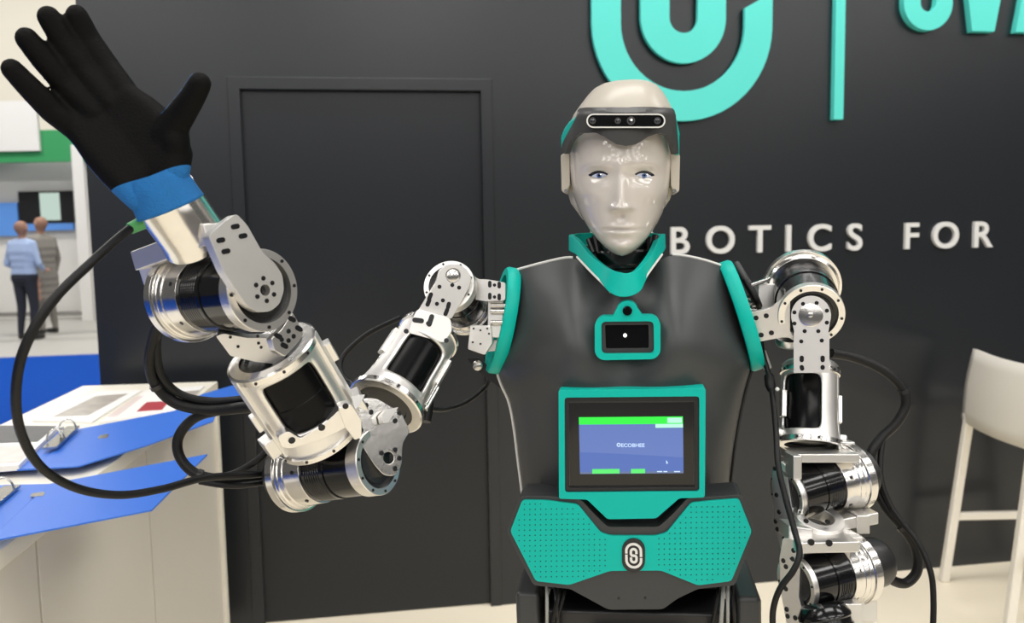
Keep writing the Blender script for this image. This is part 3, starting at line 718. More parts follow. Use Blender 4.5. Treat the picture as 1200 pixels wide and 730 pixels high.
for j in range(91):
    py = 148+152*j/90; hw = sinterp(Wf, py); c = interp(Cf, py)
    rows.append([RP(c+hw*math.sin(PI/2*(-1+2*i/72)), py, face_y(c+hw*math.sin(PI/2*(-1+2*i/72)), py)) for i in range(73)])
face = obj('face_mask', MB().grid(rows), 'face_white', robot, smooth=180, solid=.004, soff=-1, label='glossy white sculpted face mask')
def almond(cx, cy, hw, hh, n=20, sl=0):
    up_ = [(cx-hw+2*hw*k/n, cy-hh*math.sin(PI*k/n)**.8-sl*(-1+2*k/n)) for k in range(n+1)]
    lo_ = [(cx+hw-2*hw*k/n, cy+hh*.75*math.sin(PI*k/n)**.8+sl*(-1+2*k/n)) for k in range(1, n)]
    return up_+lo_
def on_face(name, poly, lift, m, parent):
    c = (sum(p[0] for p in poly)/len(poly), sum(p[1] for p in poly)/len(poly)); rr = []
    for s in (0.02, .5, 1): rr.append([RP(c[0]+(x-c[0])*s, c[1]+(y-c[1])*s, face_y(c[0]+(x-c[0])*s, c[1]+(y-c[1])*s)-lift) for x, y in poly])
    return obj(name, MB().grid(rr, True), m, parent, smooth=180, recalc=False)
for ex, sl in ((701, .6), (755.5, -.6)):
    e_ = on_face('eyelid', almond(ex, 204.6, 11.8, 4.6, sl=sl), .0004, 'eye_dark', face)
    on_face('eyeball', almond(ex+(1 if ex < 720 else -1), 206, 9.0, 3.0, sl=sl), .0011, 'eye_white', face)
    on_face('iris', [(ex+(1 if ex < 720 else -.5)+3.0*math.cos(a*PI/10), 205.9+2.7*math.sin(a*PI/10)) for a in range(20)], .0017, 'eye_blue', face)
    on_face('pupil', [(ex+(1 if ex < 720 else -.5)+1.4*math.cos(a*PI/8), 205.6+1.4*math.sin(a*PI/8)) for a in range(16)], .0021, 'eye_dark', face)
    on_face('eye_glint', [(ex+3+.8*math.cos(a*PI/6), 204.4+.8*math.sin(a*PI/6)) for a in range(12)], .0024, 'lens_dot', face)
# visor
def vis_y(px, py, o=0):
    s = (px-HC)/70.0; return -.006-(.116+o)*max(0, 1-abs(s)**2.8)**.55+interp([(128, .010), (133, 0), (160, .0), (180, .002)], py)
vt = [(661, 170), (664, 163), (671, 150), (677, 139), (679.5, 129), (688, 128.3), (787, 128.3), (789.5, 136), (791, 155), (792.5, 176)]
vb = [(661, 176), (664.7, 181), (667, 174), (670.5, 166), (675, 160.5), (682, 156), (699, 155.5), (709, 160.5), (722, 169), (733.5, 171), (745, 169), (758, 160.5), (770, 156), (779.7, 158), (786, 169), (789, 181), (792.5, 180)]
rows = []
xs = [661+131.5*k/80 for k in range(81)]
for x in xs:
    a, b = interp(vt, x), interp(vb, x); rows.append([RP(x, a+(b-a)*k/8, vis_y(x, a+(b-a)*k/8)) for k in range(9)])
visor = obj('visor', MB().grid(rows), 'visor_grey', head, solid=.007, soff=0, smooth=45, bevel=.001)
def stad(cx, cy, hl, r, n=12): return arcpx(cx+hl-r, cy, r, 90, -90, n)+arcpx(cx-hl+r, cy, r, 270, 90, n)
vq = -.131
hb = MB()
plate2('camera_bar', stad(733.5, 141.5, 47, 9), None, RO+RYv*vq, FN, .012, 'black_gloss', head, bevel=.001, label='black stereo camera bar on the forehead')
plate2('camera_bar_rim', stad(733.5, 141.5, 46.4, 8.4), stad(733.5, 141.5, 44.6, 6.8), RO+RYv*(vq-.0012), FN, .002, 'piping_white', head)
for x, r in ((694.5, 3.4), (724, 3.2), (739.5, 4.2), (770.5, 3.4)):
    obj('camera_lens', MB().lathe(onp(x, 141.5, RO+RYv*vq, FN)-FN*.0005, FN, [(0, r*.0013), (.0014, r*.0013), (.0014, r*.0010), (.0006, r*.0009)], 20), 'visor_grey', head)
    obj('lens_glass', MB().lathe(onp(x, 141.5, RO+RYv*vq, FN)-FN*.0005, FN, [(0, r*.0009), (.0012, r*.0008), (.0017, r*.0004)], 16), 'lens_glass', head)
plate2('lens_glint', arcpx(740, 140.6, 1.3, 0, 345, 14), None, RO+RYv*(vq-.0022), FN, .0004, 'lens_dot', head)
def side_patch(name, tops, bots, x0, x1, m):
    rows = []
    for k in range(13):
        x = x0+(x1-x0)*k/12; a, b = interp(tops, x), interp(bots, x)
        rows.append([RP(x, a+(b-a)*q/6, vis_y(max(660, min(794, x)), 150, -.006)+.012) for q in range(7)])
    obj(name, MB().grid(rows), m, head, solid=.006, smooth=45)
side_patch('side_strip', [(658.5, 164), (664, 150), (670, 142), (677, 136.5)], [(658.5, 173), (661, 174), (671, 156), (677, 147)], 658.5, 677.5, 'teal')
side_patch('side_strip', [(789.5, 137), (793, 152), (796, 166)], [(789.5, 160), (792, 181), (796, 184)], 789.5, 796, 'teal')
for q, x0, x1 in ((-1, 657, 668), (1, 786, 797)):
    pl = rpoly([(x0, 181), (x1, 177), (x1, 218), ((x0+x1)/2, 227), (x0+1, 224)] if q < 0 else [(x0, 177), (x1, 181), (x1-1, 224), ((x0+x1)/2, 227), (x0, 218)], 3)
    ear = plate2('ear_cover', pl, None, RO+RYv*-.035, FN, .075, 'cap_white', head, bevel=.003)
    obj('ear_screw', MB().lathe(onp((x0+x1)/2-q*1, 224, RO+RYv*-.036, FN)-FN*.001, FN, [(0, .003), (.003, .003)], 12), 'steel', head)

# ---- pelvis and legs (mostly below the picture)
zt = RL(740, 690, 0)[2]
def rbox(name, x0, x1, y0, y1, z0, z1, m, parent, bevel=.006, **k):
    return obj(name, MB().box(R3((x0+x1)/2, (y0+y1)/2, (z0+z1)/2), RXv*((x1-x0)/2), RYv*((y1-y0)/2), RZv*((z1-z0)/2)), m, parent, bevel=bevel, **k)
pel = rbox('pelvis', -.13, .14, -.075, .085, zt-.17, zt-.002, 'black_plastic', robot)
rbox('pelvis_front', -.062, .082, -.112, -.074, zt-.16, zt-.032, 'black_plastic', pel)
for q in (-1, 1):
    c = R3(.005+.135*q, -.01, zt-.075)
    obj('hip_housing', MB().lathe(c-RXv*.035*q, RXv*q, [(0, .058), (.05, .062), (.066, .058), (.07, .045)], 40), 'dark_plastic', robot, bevel=.002)
    rbox('hip_cover', (.005+.160*q)-.018, (.005+.160*q)+.018, -.09, .06, zt-.06, zt+.03, 'dark_plastic', robot, bevel=.008)
    lx = .005+.085*q
    obj('thigh', MB().lathe(R3(lx, 0, zt-.13), -RZv, [(0, .05), (.02, .062), (.25, .052), (.30, .045)], 32), 'dark_plastic', robot)
    obj('shin', MB().lathe(R3(lx, 0, zt-.42), -RZv, [(0, .05), (.05, .052), (.25, .04)], 32), 'dark_plastic', robot)
    p = R3(lx, -.03, 0); foot = Vector((p.x, p.y, .03)); gz = (R3(lx, 0, zt-.66)).z
    obj('ankle', MB().tube([R3(lx, 0, zt-.64), Vector((R3(lx, 0, 0).x, R3(lx, 0, 0).y, .05))], .035, 20), 'dark_plastic', robot)
    obj('foot', MB().box(foot, RXv*.05, RYv*.12, Vector((0, 0, .03))), 'black_plastic', robot, bevel=.01)
for x, dx, m, r in ((641, 0, 'cable_grey', .0025), (650, 3, 'black_plastic', .003), (657, -6, 'cable_black', .004), (664, -8, 'cable_black', .003), (848, -2, 'cable_grey', .003), (853, 0, 'cable_grey', .0025), (858, 2, 'cable_black', .003), (844, -6, 'cable_black', .003)):
    obj('hip_cable', MB().tube(spline([RP(x, 680, -.07), RP(x+dx*.4, 697, -.095), RP(x+dx, 715, -.1), RP(x+dx*2, 745, -.085)], 6), r, 8), m, robot)

# ---- arm kit
def tocam(p): return (CAM-p).normalized()
def actuator(name, A, B, R, rs, rf, fl=.30, s1=.86, cap=0, nb=8, hub=True, label=None, ribs=True, face_m='black_plastic'):
    d = (B-A).normalized(); L = (B-A).length
    pr = [(0, R*.7), (0, R*.95), (.002, R), (.014, R), (.0145, R*.94), (.019, R*.925), (.020, R*.90), (.026, R*.885), (.0265, R*.86), (L*fl, max(rs*1.05, R*.82)), (L*fl, rs*.9)]
    if L*fl < .028: pr = [(0, R*.7), (0, R*.95), (.002, R), (L*fl*.6, R), (L*fl*.62, R*.93), (L*fl, R*.88), (L*fl, rs*.9)]
    h = obj(name, MB().lathe(A, d, pr, 56), 'alu_brushed', robot, smooth=25, bevel=.0005, label=label)
    sp_ = [(L*fl-.004, rs)]; l0, l1 = L*fl, L*s1; n = 7
    if ribs:
        for k in range(n): t = l0+(l1-l0)*(.08+.05*k); sp_ += [(t, rs), (t+.0006, rs*.982), (t+.0014, rs*.982), (t+.002, rs)]
    sp_ += [(l0+(l1-l0)*.48, rs), (l0+(l1-l0)*.485, rs*.965), (l1+.003, rs*.965)]
    obj('motor_sleeve', MB().lathe(A, d, sp_, 56), 'sleeve_black', h, smooth=30)
    obj('front_ring', MB().lathe(A, d, [(l1, rf*.8), (l1, rf), (L-.001, rf), (L, rf*.985), (L, rf*.80), (L-.008, rf*.79), (l1, rf*.79)], 56, cap=False), 'alu', h, smooth=25)
    obj('bearing_face', MB().lathe(A, d, [(L-.012, rf*.8), (L-.006, rf*.8), (L-.006, rf*.66), (L-.004, rf*.64), (L-.004, .001)], 48), face_m, h, smooth=30)
    x = d.orthogonal().normalized(); y = d.cross(x); mb = MB()
    for k in range(nb):
        a = 2*PI*(k+.3)/nb; mb.lathe(B+(x*math.cos(a)+y*math.sin(a))*rf*.9-d*.0008, d, [(0, rf*.045), (.0018, rf*.045)], 8)
    for k in range(6):
        a = 2*PI*(k+.1)/6; q = x*math.cos(a)+y*math.sin(a); r0 = max(rs*1.05, R*.82)*1.0
        if L*fl >= .028: mb.lathe(A+d*(L*fl-.010)+q*(r0-.0005), q, [(0, .0026), (.0018, .0026)], 8)
    obj('bolts', mb, 'bolt_black', h, kind='stuff')
    if cap: obj('rear_cap', MB().lathe(A, -d, [(-.004, R*.8), (.004, R*.8), (.006, R*.72), (cap*.8, R*.70), (cap, R*.62)], 40), 'black_plastic', h, smooth=30)
    return h
def housing(name, A, B, r, thc, ha, z0, z1, r_end=None, rim=.004, label=None, m='alu_satin', corner=.10, e1=None):
    d = (B-A).normalized(); L = (B-A).length; mid = (A+B)/2
    if e1 is None: e1 = tocam(mid)
    e1 = (e1-d*e1.dot(d)).normalized(); e2 = d.cross(e1)
    rr = lambda z: r+((r_end or r)-r)*(max(0, z/L-.55)/.45)**2
    def pt(th, z): th += thc; return A+d*z+(e1*math.cos(th)+e2*math.sin(th))*rr(z)
    M = 26; sq = []
    for k in range(M): sq.append((-1+2*k/M, -1))
    for k in range(M): sq.append((1, -1+2*k/M))
    for k in range(M): sq.append((1-2*k/M, 1))
    for k in range(M): sq.append((-1, 1-2*k/M))
    rows = []
    for s in (0, .15, .4, .7, 1):
        row = []
        for x, y in sq:
            f_ = 1-corner*abs(x*y)**5; ix, iy = x*f_*ha, (z0+z1)/2+y*f_*(z1-z0)/2; ox, oy = x*PI/2, L/2+y*L/2
            row.append(pt(ix+(ox-ix)*s, iy+(oy-iy)*s))
        rows.append(row)
    mb = MB().grid(rows, True)
    mb.grid([[pt(PI/2+PI*i/20, L*j/8) for i in range(21)] for j in range(9)])
    h = obj(name, mb, m, robot, smooth=40, solid=.004, soff=0, label=label)
    obj('motor_body', MB().lathe(A+d*.004, d, [(0, r*.93), ((z1-z0)*.5+z0, r*.93), ((z1-z0)*.5+z0+.001, r*.945), (L-.008, r*.945)], 48), 'window_black', h, smooth=30)
    for (t, q, rq) in ((0, 1, r), (L, -1, r_end or r)):
        obj('end_rim', MB().lathe(A+d*t, d*q, [(-.002, rq*.8), (-.002, rq+.002), (-.0005, rq+rim), (.006, rq+rim), (.0075, rq+.001), (.0075, rq*.8)], 56, cap=False), 'alu_brushed', h, smooth=25)
    x, y = e1, e2; mb = MB()
    for k in range(10):
        a = 2*PI*k/10
        for t, rq in ((.003, r+rim), (L-.003, (r_end or r)+rim)):
            q = x*math.cos(a)+y*math.sin(a); mb.lathe(A+d*t+q*(rq-.0008), q, [(0, .0019), (.0016, .0019)], 8)
    obj('bolts', mb, 'bolt_black', h, kind='stuff')
    return h, d, e1, e2
def rail(h, A, d, q, t0, t1, r, w, th, m='alu'):
    """bar lying along a housing, q the outward direction"""
    sd = d.cross(q).normalized(); c = A+d*((t0+t1)/2)+q*r
    return obj('side_rail', MB().box(c, d*((t1-t0)/2), sd*(w/2), q*(th/2)), m, h, bevel=.0012)
def block(name, c, ax, ay, az, m='alu', parent=None, bevel=.0015): return obj(name, MB().box(c, ax, ay, az), m, parent or robot, bevel=bevel)

# ================= raised arm (left in the picture)
# shoulder
SA, SB = P(546, 362, 1.335), P(526, 334, 1.235)
sd = (SB-SA).normalized()
sh = actuator('shoulder_actuator', SA, SB, .044, .034, .038, fl=.22, s1=.84, nb=8, label='bare aluminium shoulder joint of the raised arm')
n1 = (tocam(SB)+RT*.10+UP*.02).normalized()
plate('shoulder_link', [(511, 330), (515, 316), (524, 309.5), (536, 309), (547, 315), (553, 326), (549, 339), (529, 374), (507, 368), (489, 366)], P(520, 340, 1.215), n1, .012, 'alu', robot, holes=[(531, 323, .0105)],
      slots=[(505, 345, 503, 350), (503, 352, 501, 357), (526, 356, 525, 360), (524, 363, 522, 368)], bolts=[(515, 336), (538, 337), (530, 334), (512, 356), (519, 352)], br=.0030, rnd=3)
obj('pivot_cap', MB().lathe(onp(531, 323, P(520, 340, 1.215), n1)-n1*.010, n1, [(0, .0095), (.007, .0095), (.008, .007)], 24), 'alu_brushed', sh)
n2 = (tocam(P(570, 340, 1.26))+RT*-.1+UP*.02).normalized()
yk = plate('shoulder_yoke', [(545, 322), (552, 321), (560, 327), (572, 327.5), (592, 331), (592, 352), (570, 353), (556, 351), (549, 352)], P(570, 340, 1.262), n2, .014, 'alu', robot, rnd=3,
      slots=[(574, 331, 574, 335), (585, 332, 585, 336), (574, 345, 574, 349), (585, 346, 585, 350)], bolts=[(579.5, 334), (579.5, 348)], br=.0026)
block('yoke_web', P(581, 372, 1.285), RT*.012, UP*.030, FW*.012, 'alu_satin', yk)
block('yoke_web', P(590, 384, 1.30), RT*.010, UP*.02, FW*.02, 'steel', yk)
for yy in (358, 365, 378): obj('yoke_pin', MB().lathe(P(575, yy, 1.27), RT, [(0, .004), (.022, .004)], 12), 'steel', yk)
yl = plate('lower_bracket', [(551, 381), (575, 382), (577, 402), (568, 416), (548, 409)], P(562, 398, 1.255), n2, .03, 'alu_satin', robot, rnd=2, bolts=[(555, 385), (563, 387), (571, 385), (554, 401), (563, 403), (573, 391)], br=.0016)
block('bracket_arm', P(577, 405, 1.30), (RT*.022+UP*.002), UP*.008, FW*.014, 'alu', yl)
plate('brace_strap', [(546, 420), (560, 419), (600, 452), (594, 461), (566, 440)], P(570, 438, 1.34), n2, .012, 'black_plastic', robot, rnd=2)
obj('strap_bolt', MB().lathe(P(560, 428, 1.325), -FW, [(0, .008), (.006, .008), (.008, .005)], 20), 'steel', robot)
# upper arm
UA, UB = P(503, 393, 1.215), P(452, 476, 1.125)
up, d, e1, e2 = housing('upper_arm_housing', UA, UB, .041, -.10, .74, .034, .115, r_end=.049, label='upper arm housing with black motor window')
for sgn, w_ in ((1.0, 0), (-1.0, 0)):
    q = (e1*.25+e2*sgn).normalized(); rail(up, UA, d, q, .03, .075, .044, .012, .008); rail(up, UA, d, q, .018, .11, .042, .006, .004, 'steel')
ql = (e2 if e2.dot(RT) > 0 else -e2); rail(up, UA, d, (ql+e1*.5).normalized(), .085, .125, .053, .006, .004, 'alu_brushed'); rail(up, UA, d, (ql+e1*.75).normalized(), .085, .125, .054, .004, .004, 'alu_brushed')
plate('upper_arm_cap', [(489, 362), (528, 373), (530, 388), (520, 402), (500, 396), (478, 390), (483, 374)], P(505, 380, 1.165), (tocam(P(505, 380, 1.2))-d*.12).normalized(), .03, 'alu_satin', robot, rnd=4,
      slots=[(486, 375, 494, 376), (506, 371, 503, 380)], bolts=[(476, 388), (502, 379), (523, 399)], br=.0034)
obj('arm_opening', MB().lathe(UB-d*.004, d, [(0, .038), (.004, .038), (.004, .030), (.001, .028), (.001, .002)], 40), 'dark_steel', up)
# elbow
EA, EB = P(343, 555, 1.118), P(444, 541, 1.043)
ed = (EB-EA).normalized()
el = actuator('elbow_actuator', EA, EB, .050, .040, .0405, fl=.36, s1=.88, cap=.0, nb=10, label='elbow joint with ribbed black motor sleeve')
obj('rear_cap', MB().lathe(EA, -ed, [(-.003, .036), (.004, .036), (.02, .034), (.026, .026)], 36), 'black_plastic', el, smooth=30)
Qe = EB+ed*.004; ne = (ed*.75+tocam(EB)*.5+UP*.015).normalized()
plate('elbow_link', [(409, 470), (428, 466), (442, 467), (470, 483), (481, 505), (472, 519), (471, 545), (463, 558), (450, 557), (439, 545), (421, 517), (412, 492)], Qe, ne, .010, 'alu_brushed', robot, rnd=5, holes=[(455.5, 536.5, .0075)],
      bolts=[(429, 475), (435, 483), (417, 494), (423, 504), (468, 484), (463, 493), (463, 527), (468, 537), (463, 549), (447, 531)], br=.0034)
plate('elbow_clip', [(447, 487), (453, 480), (467, 477), (455, 495), (449, 496)], Qe+ne*.012, ne, .010, 'alu', robot, rnd=1)
plate('elbow_clip', [(412, 464), (428, 462), (421, 476), (416, 480)], Qe+ne*.010, ne, .012, 'alu', robot, rnd=1)
# forearm
FA, FB = P(318, 412, .985), P(377, 506, 1.05)
fo, d, e1, e2 = housing('forearm_housing', FA, FB, .050, .0, .70, .012, .088, r_end=.051, rim=.005, label='forearm housing with large black motor window')
ql = (e2 if e2.dot(RT) > 0 else -e2)
rail(fo, FA, d, (ql+e1*.35).normalized(), .0, .118, .052, .016, .008, 'alu'); rail(fo, FA, d, (ql+e1*.1).normalized(), .022, .048, .058, .014, .010, 'alu')
rail(fo, FA, d, (-ql+e1*.35).normalized(), .0, .118, .052, .014, .008, 'alu'); rail(fo, FA, d, (-ql+e1*.1).normalized(), .055, .078, .056, .012, .010, 'alu')
rail(fo, FA, d, (-ql+e1*.2).normalized(), .088, .112, .058, .022, .018, 'alu'); rail(fo, FA, d, (ql+e1*.2).normalized(), .098, .130, .056, .022, .016, 'alu')
obj('forearm_opening', MB().lathe(FA+d*.004, -d, [(0, .044), (.004, .044), (.004, .034), (.001, .032), (.001, .002)], 40), 'dark_steel', fo)
nf = (e1-d*.05).normalized()
plate('forearm_flange', [(325, 512), (338, 505), (352, 514), (380, 497), (398, 480), (412, 487), (408, 500), (375, 516), (340, 526), (330, 524)], P(365, 508, .985), nf, .014, 'alu', robot, rnd=4, bolts=[(342, 516), (377, 501)], br=.0042)
plate('forearm_lug', [(309, 498), (318, 495), (334, 512), (330, 530), (322, 530)], P(320, 512, 1.01), nf, .016, 'alu', robot, rnd=2, bolts=[(322, 509)], br=.0036)
plate('forearm_lug', [(396, 478), (412, 474), (424, 492), (424, 512), (416, 516), (404, 500)], P(410, 494, 1.0), nf, .016, 'alu', robot, rnd=2, bolts=[(405, 476)], br=.0036)
# wrist
WA, WB = P(219, 347, 1.005), P(309, 340, .912)
wd = (WB-WA).normalized()
wr = actuator('wrist_actuator', WA, WB, .0545, .0425, .0445, fl=.34, s1=.90, nb=8, label='large wrist joint with polished flange')
Qw = WB; 
plate('wrist_ring_lug', [(318, 397), (330, 386), (343, 366), (349, 376), (356, 392), (347, 404), (334, 418), (322, 411)], Qw, wd, .010, 'alu', robot, rnd=2, slots=[(324, 393, 328, 395), (331, 404, 335, 406), (340, 373, 344, 375), (348, 384, 352, 386)], bolts=[(338, 388), (344, 394), (330, 398), (338, 399)], br=.0028)
plate('hand_link', [(244, 276), (260, 262), (277, 250), (290, 264), (308, 296), (322, 308), (331, 322), (333, 340), (328, 356), (317, 365), (303, 366), (290, 359), (280, 345), (262, 318)], Qw, wd, .012, 'alu_satin', robot, rnd=5, out=.012,
      holes=[(311, 340, .0062)], slots=[(256, 282, 261, 281), (262, 295, 267, 294), (273, 266, 278, 265), (282, 277, 287, 276)], bolts=[(308.5, 326), (319, 331.5), (321, 345), (312.5, 352.5), (301.5, 347.5), (300, 334)], br=.0026)
obj('hub_bore', MB().lathe(onp(311, 340, Qw, wd), wd, [(0, .0075), (.004, .0075)], 20), 'black_plastic', wr)
nb_ = (tocam(P(290, 405, .96))-UP*.25).normalized()
plate('wrist_bracket', [(253, 394), (262, 391), (290, 396), (320, 396), (336, 416), (326, 427), (300, 424), (270, 417)], P(295, 408, .955), nb_, .02, 'alu_satin', robot, rnd=2, bolts=[(270, 395), (279, 406), (302, 394), (303, 402), (306, 407)], br=.0018)
cb0, cb1 = P(176, 303, .985), P(262, 272, .905); cdv = (cb1-cb0).normalized(); pu = (UP-cdv*UP.dot(cdv)).normalized(); pu = (pu-RT*.35).normalized()
yo = obj('hand_yoke', MB().beam(cb0, cb1, .045, .022, pu), 'alu_satin', robot, bevel=.0015)
obj('yoke_arm', MB().beam(cb0+cdv*.006, P(188, 330, .99), .012, .036, RT), 'alu', yo, bevel=.0015)
obj('yoke_screw', MB().lathe(P(192, 305, .955), -FW, [(0, .0022), (.003, .0022)], 10), 'bolt_black', yo)
# wrist tube, glove
TA, TB = P(226, 277, .925), P(196, 234, .885); td = (TB-TA).normalized()
wt = obj('wrist_tube', MB().lathe(TA, td, [(-.012, .030), (-.006, .036), (0, .0355), (.006, .034), (.062, .034)], 48), 'alu_brushed', robot, smooth=30)
HD = .868
def hp(x, y, dd=0): return P(x, y, HD+dd)
hm = MB()
for pts, rr_ in (([(14, 81, -.040), (36, 104, -.028), (62, 130, -.012), (92, 152, 0)], (12.3, 14, 15.5, 16)), ([(31, 45, -.032), (52, 70, -.020), (78, 99, -.006), (112, 132, .0)], (13, 15, 15.8, 15.5)),
                    ([(57, 20, -.024), (76, 50, -.012), (100, 83, -.002), (132, 122, .002)], (13.2, 15, 15.8, 15.5)), ([(90, 18, -.012), (104, 47, .0), (126, 80, .006), (152, 115, .006)], (12.8, 14.6, 15.5, 15.5)), ([(234, 98, -.03), (226, 113, -.024), (212, 134, -.012), (195, 158, .0)], (13.4, 14.6, 17, 20))):
    sweep(hm, [hp(*p) for p in pts], [r*HD/1000 for r in rr_], .3)
pal = [((86, 146), (154, 116), 15.5), ((102, 162), (172, 130), 17.5), ((118, 182), (188, 146), 19.5), ((134, 200), (199, 162), 20), ((150, 216), (206, 180), 20), ((164, 231), (204, 202), 18.5)]
for k in range(21):
    u_ = k/20*(len(pal)-1); i0 = min(int(u_), len(pal)-2); v_ = u_-i0; lr = lambda a, b: a+(b-a)*v_
    (pa, pb_, r0_), (pc, pd_, r1_) = pal[i0], pal[i0+1]; ax, ay, bx, by_ = lr(pa[0], pc[0]), lr(pa[1], pc[1]), lr(pb_[0], pd_[0]), lr(pb_[1], pd_[1]); r = lr(r0_, r1_)
    sweep(hm, [hp(ax, ay, .0), hp((ax+bx)/2, (ay+by_)/2, .006), hp(bx, by_, .003)], [r*HD/1000]*3, .3)
sweep(hm, [hp(205, 148, -.006), hp(206, 165, -.005), hp(203, 182, 0)], [.013, .0145, .0135], .3)
gm = remeshed(hm, .0022, 10)
hax = (hp(110, 100)-hp(198, 238)).normalized(); org = hp(186, 214); lft = -RT
_bm = bmesh.new(); _me = bpy.data.meshes.new('g'); _me.from_pydata([tuple(v) for v in gm.v], [], gm.f); _bm.from_mesh(_me)
cutn = (hp(165, 120)-hp(196, 205)).normalized(); cutp = hp(192, 204)
bmesh.ops.bisect_plane(_bm, geom=_bm.verts[:]+_bm.edges[:]+_bm.faces[:], plane_co=cutp, plane_no=cutn, dist=1e-7)
gm.v = [v.co.copy() for v in _bm.verts]; _bm.verts.index_update(); gm.f = [tuple(v.index for v in f.verts) for f in _bm.faces]; _bm.free()
gv = gm.v; black, blue, grey = MB(), MB(), MB()
for f_ in gm.f:
    c = sum((gv[i] for i in f_), Vector())/len(f_); nn = (gv[f_[1]]-gv[f_[0]]).cross(gv[f_[2]]-gv[f_[0]]).normalized()
    t = (c-org).dot(hax); v_ = nn.dot(tocam(c)); l_ = nn.dot(lft)
    fin = t > .085
    if fin or (v_-.45*max(0, l_) > -.12 and (c-cutp).dot(cutn) > 0): tgt = black
    elif v_ < -.1 and l_ > .25 and t < .045: tgt = grey
    else: tgt = blue
    tgt.v += [gv[i] for i in f_]; tgt.f.append(tuple(range(len(tgt.v)-len(f_), len(tgt.v))))
gl = obj('gloved_hand', black, 'glove_black', robot, smooth=180, recalc=False, label='black rubber coated palm and fingers of the work glove')
for m_, b_, nm in (('glove_blue', blue, 'knit_back'), ('glove_grey', grey, 'knit_seam')):
    if b_.f: obj(nm, b_, m_, gl, smooth=180, recalc=False)
K0, K1 = P(179, 203, .872), P(199.5, 243, .885); kd = (K1-K0).normalized(); KL = (K1-K0).length
ra = []
cx_ = (RT-kd*RT.dot(kd)).normalized(); cy2 = kd.cross(cx_); rows = []
for t, r in ((0, .0275), (.2, .0315), (.5, .0335), (.75, .0345), (.93, .0355), (1.0, .0362), (1.02, .0352), (.98, .0335), (.6, .032)):
    rows.append([K0+kd*KL*t+(cx_*math.cos(2*PI*k/48)*(1.0)+cy2*math.sin(2*PI*k/48)*.92)*(r*(1+.012*math.sin(7*k*PI/24+t*4))) for k in range(48)])
obj('glove_cuff', MB().grid(rows, True), 'glove_blue', gl, smooth=180, label='blue knitted glove cuff')

# ================= hanging arm (right in the picture)
HA, HB = P(939, 333, 1.325), P(951, 369.5, 1.215)
hd_ = (HB-HA).normalized()
hs = actuator('shoulder_actuator', HA, HB, .0580, .0455, .0460, fl=.18, s1=.90, nb=9, label='round shoulder joint of the hanging arm')
Qh = HB
plate('shoulder_yoke', [(878.5, 366), (904, 361), (917, 350), (926, 352), (926, 388), (932, 396), (916, 395.5), (888, 401)], Qh, (hd_+tocam(HB)).normalized(), .010, 'alu', robot, rnd=2, bolts=[(886, 372.5), (898, 370), (892, 392.5), (904, 390)], br=.0037)
nl = (hd_*.1+tocam(HB)).normalized()
arc_t = arcpx(950.5, 370, 23.5, 200, -20, 18)
plate('shoulder_link', [(930, 437), (930, 395), (930.5, 388)]+arc_t+[(971, 388), (972, 395), (972, 437)], Qh, nl, .010, 'alu_satin', robot, out=.012,
      holes=[(949.5, 368.5, .0050)], bolts=[(941, 356), (957, 355), (969, 364), (969, 378), (959, 388), (943, 388), (931, 379), (931, 366), (939, 400), (963, 399)], slots=[(939.5, 419, 939.5, 422), (964, 419, 964, 422), (939.5, 430, 940, 432), (964, 430, 964, 431)], br=.0029)
obj('hub_screw', MB().lathe(onp(949.5, 368.5, Qh, nl), nl, [(0, .0047), (.013, .0047), (.014, .003)], 20), 'steel', hs)
obj('output_disc', MB().lathe(onp(950, 369, Qh, nl)+nl*.0118, nl, [(0, .0165), (.0012, .0165), (.0016, .015)], 32), 'alu_brushed', hs)
block('mount_blade', P(889, 331, 1.29), (P(900, 328, 1.3)-P(877, 336, 1.29))*.5, UP*.003, FW*.012, 'alu_brushed', hs)
block('mount_web', P(898, 348, 1.31), RT*.016, UP*.02, FW*.012, 'alu_satin', hs)
for yy in (348, 355, 362): obj('mount_pin', MB().lathe(P(868, yy, 1.285), (RT-UP*.1), [(0, .004), (.016, .004), (.016, .006), (.022, .006)], 12), 'steel', hs)
obj('mount_strut', MB().beam(P(893, 412, 1.29), P(900, 432, 1.29), .010, .012), 'alu', hs, bevel=.001)
obj('guide_disc', MB().lathe(P(922, 405, 1.275), (UP*.8-FW*.3), [(0, .015), (.004, .017), (.012, .017), (.014, .010)], 28), 'alu', hs)
GA, GB = P(949, 435, 1.268), P(948, 521, 1.235)
ua, d, e1, e2 = housing('upper_arm_housing', GA, GB, .0385, 0, .78, .012, .094, r_end=.043, rim=.004, label='hanging upper arm housing with tall black window', e1=(tocam(GA)-RT*.42))
for sgn in (1, -1):
    q = (RT*sgn+tocam(GA)*.2).normalized(); q = (q-d*q.dot(d)).normalized(); rail(ua, GA, d, q, .035, .075, .041, .010, .008)
    obj('rim_lug', MB().lathe(GA+d*(.098)+q*.040, q, [(0, .007), (.010, .007), (.012, .005)], 16), 'alu', ua)
obj('rail_pin', MB().sphere(P(911, 456, 1.22), .003, 12), 'piping_white', ua)
obj('arm_collar', MB().lathe(GA-d*.012, d, [(0, .030), (0, .036), (.004, .040), (.012, .040)], 40), 'alu', ua, smooth=30)
for ang in (-.9, -.4, .5, .95): obj('collar_bolt', MB().lathe(GA-d*.004+(RT*math.sin(ang)-FW*math.cos(ang))*.0385, (RT*math.sin(ang)-FW*math.cos(ang)), [(0, .004), (.003, .004)], 10), 'bolt_black', ua)
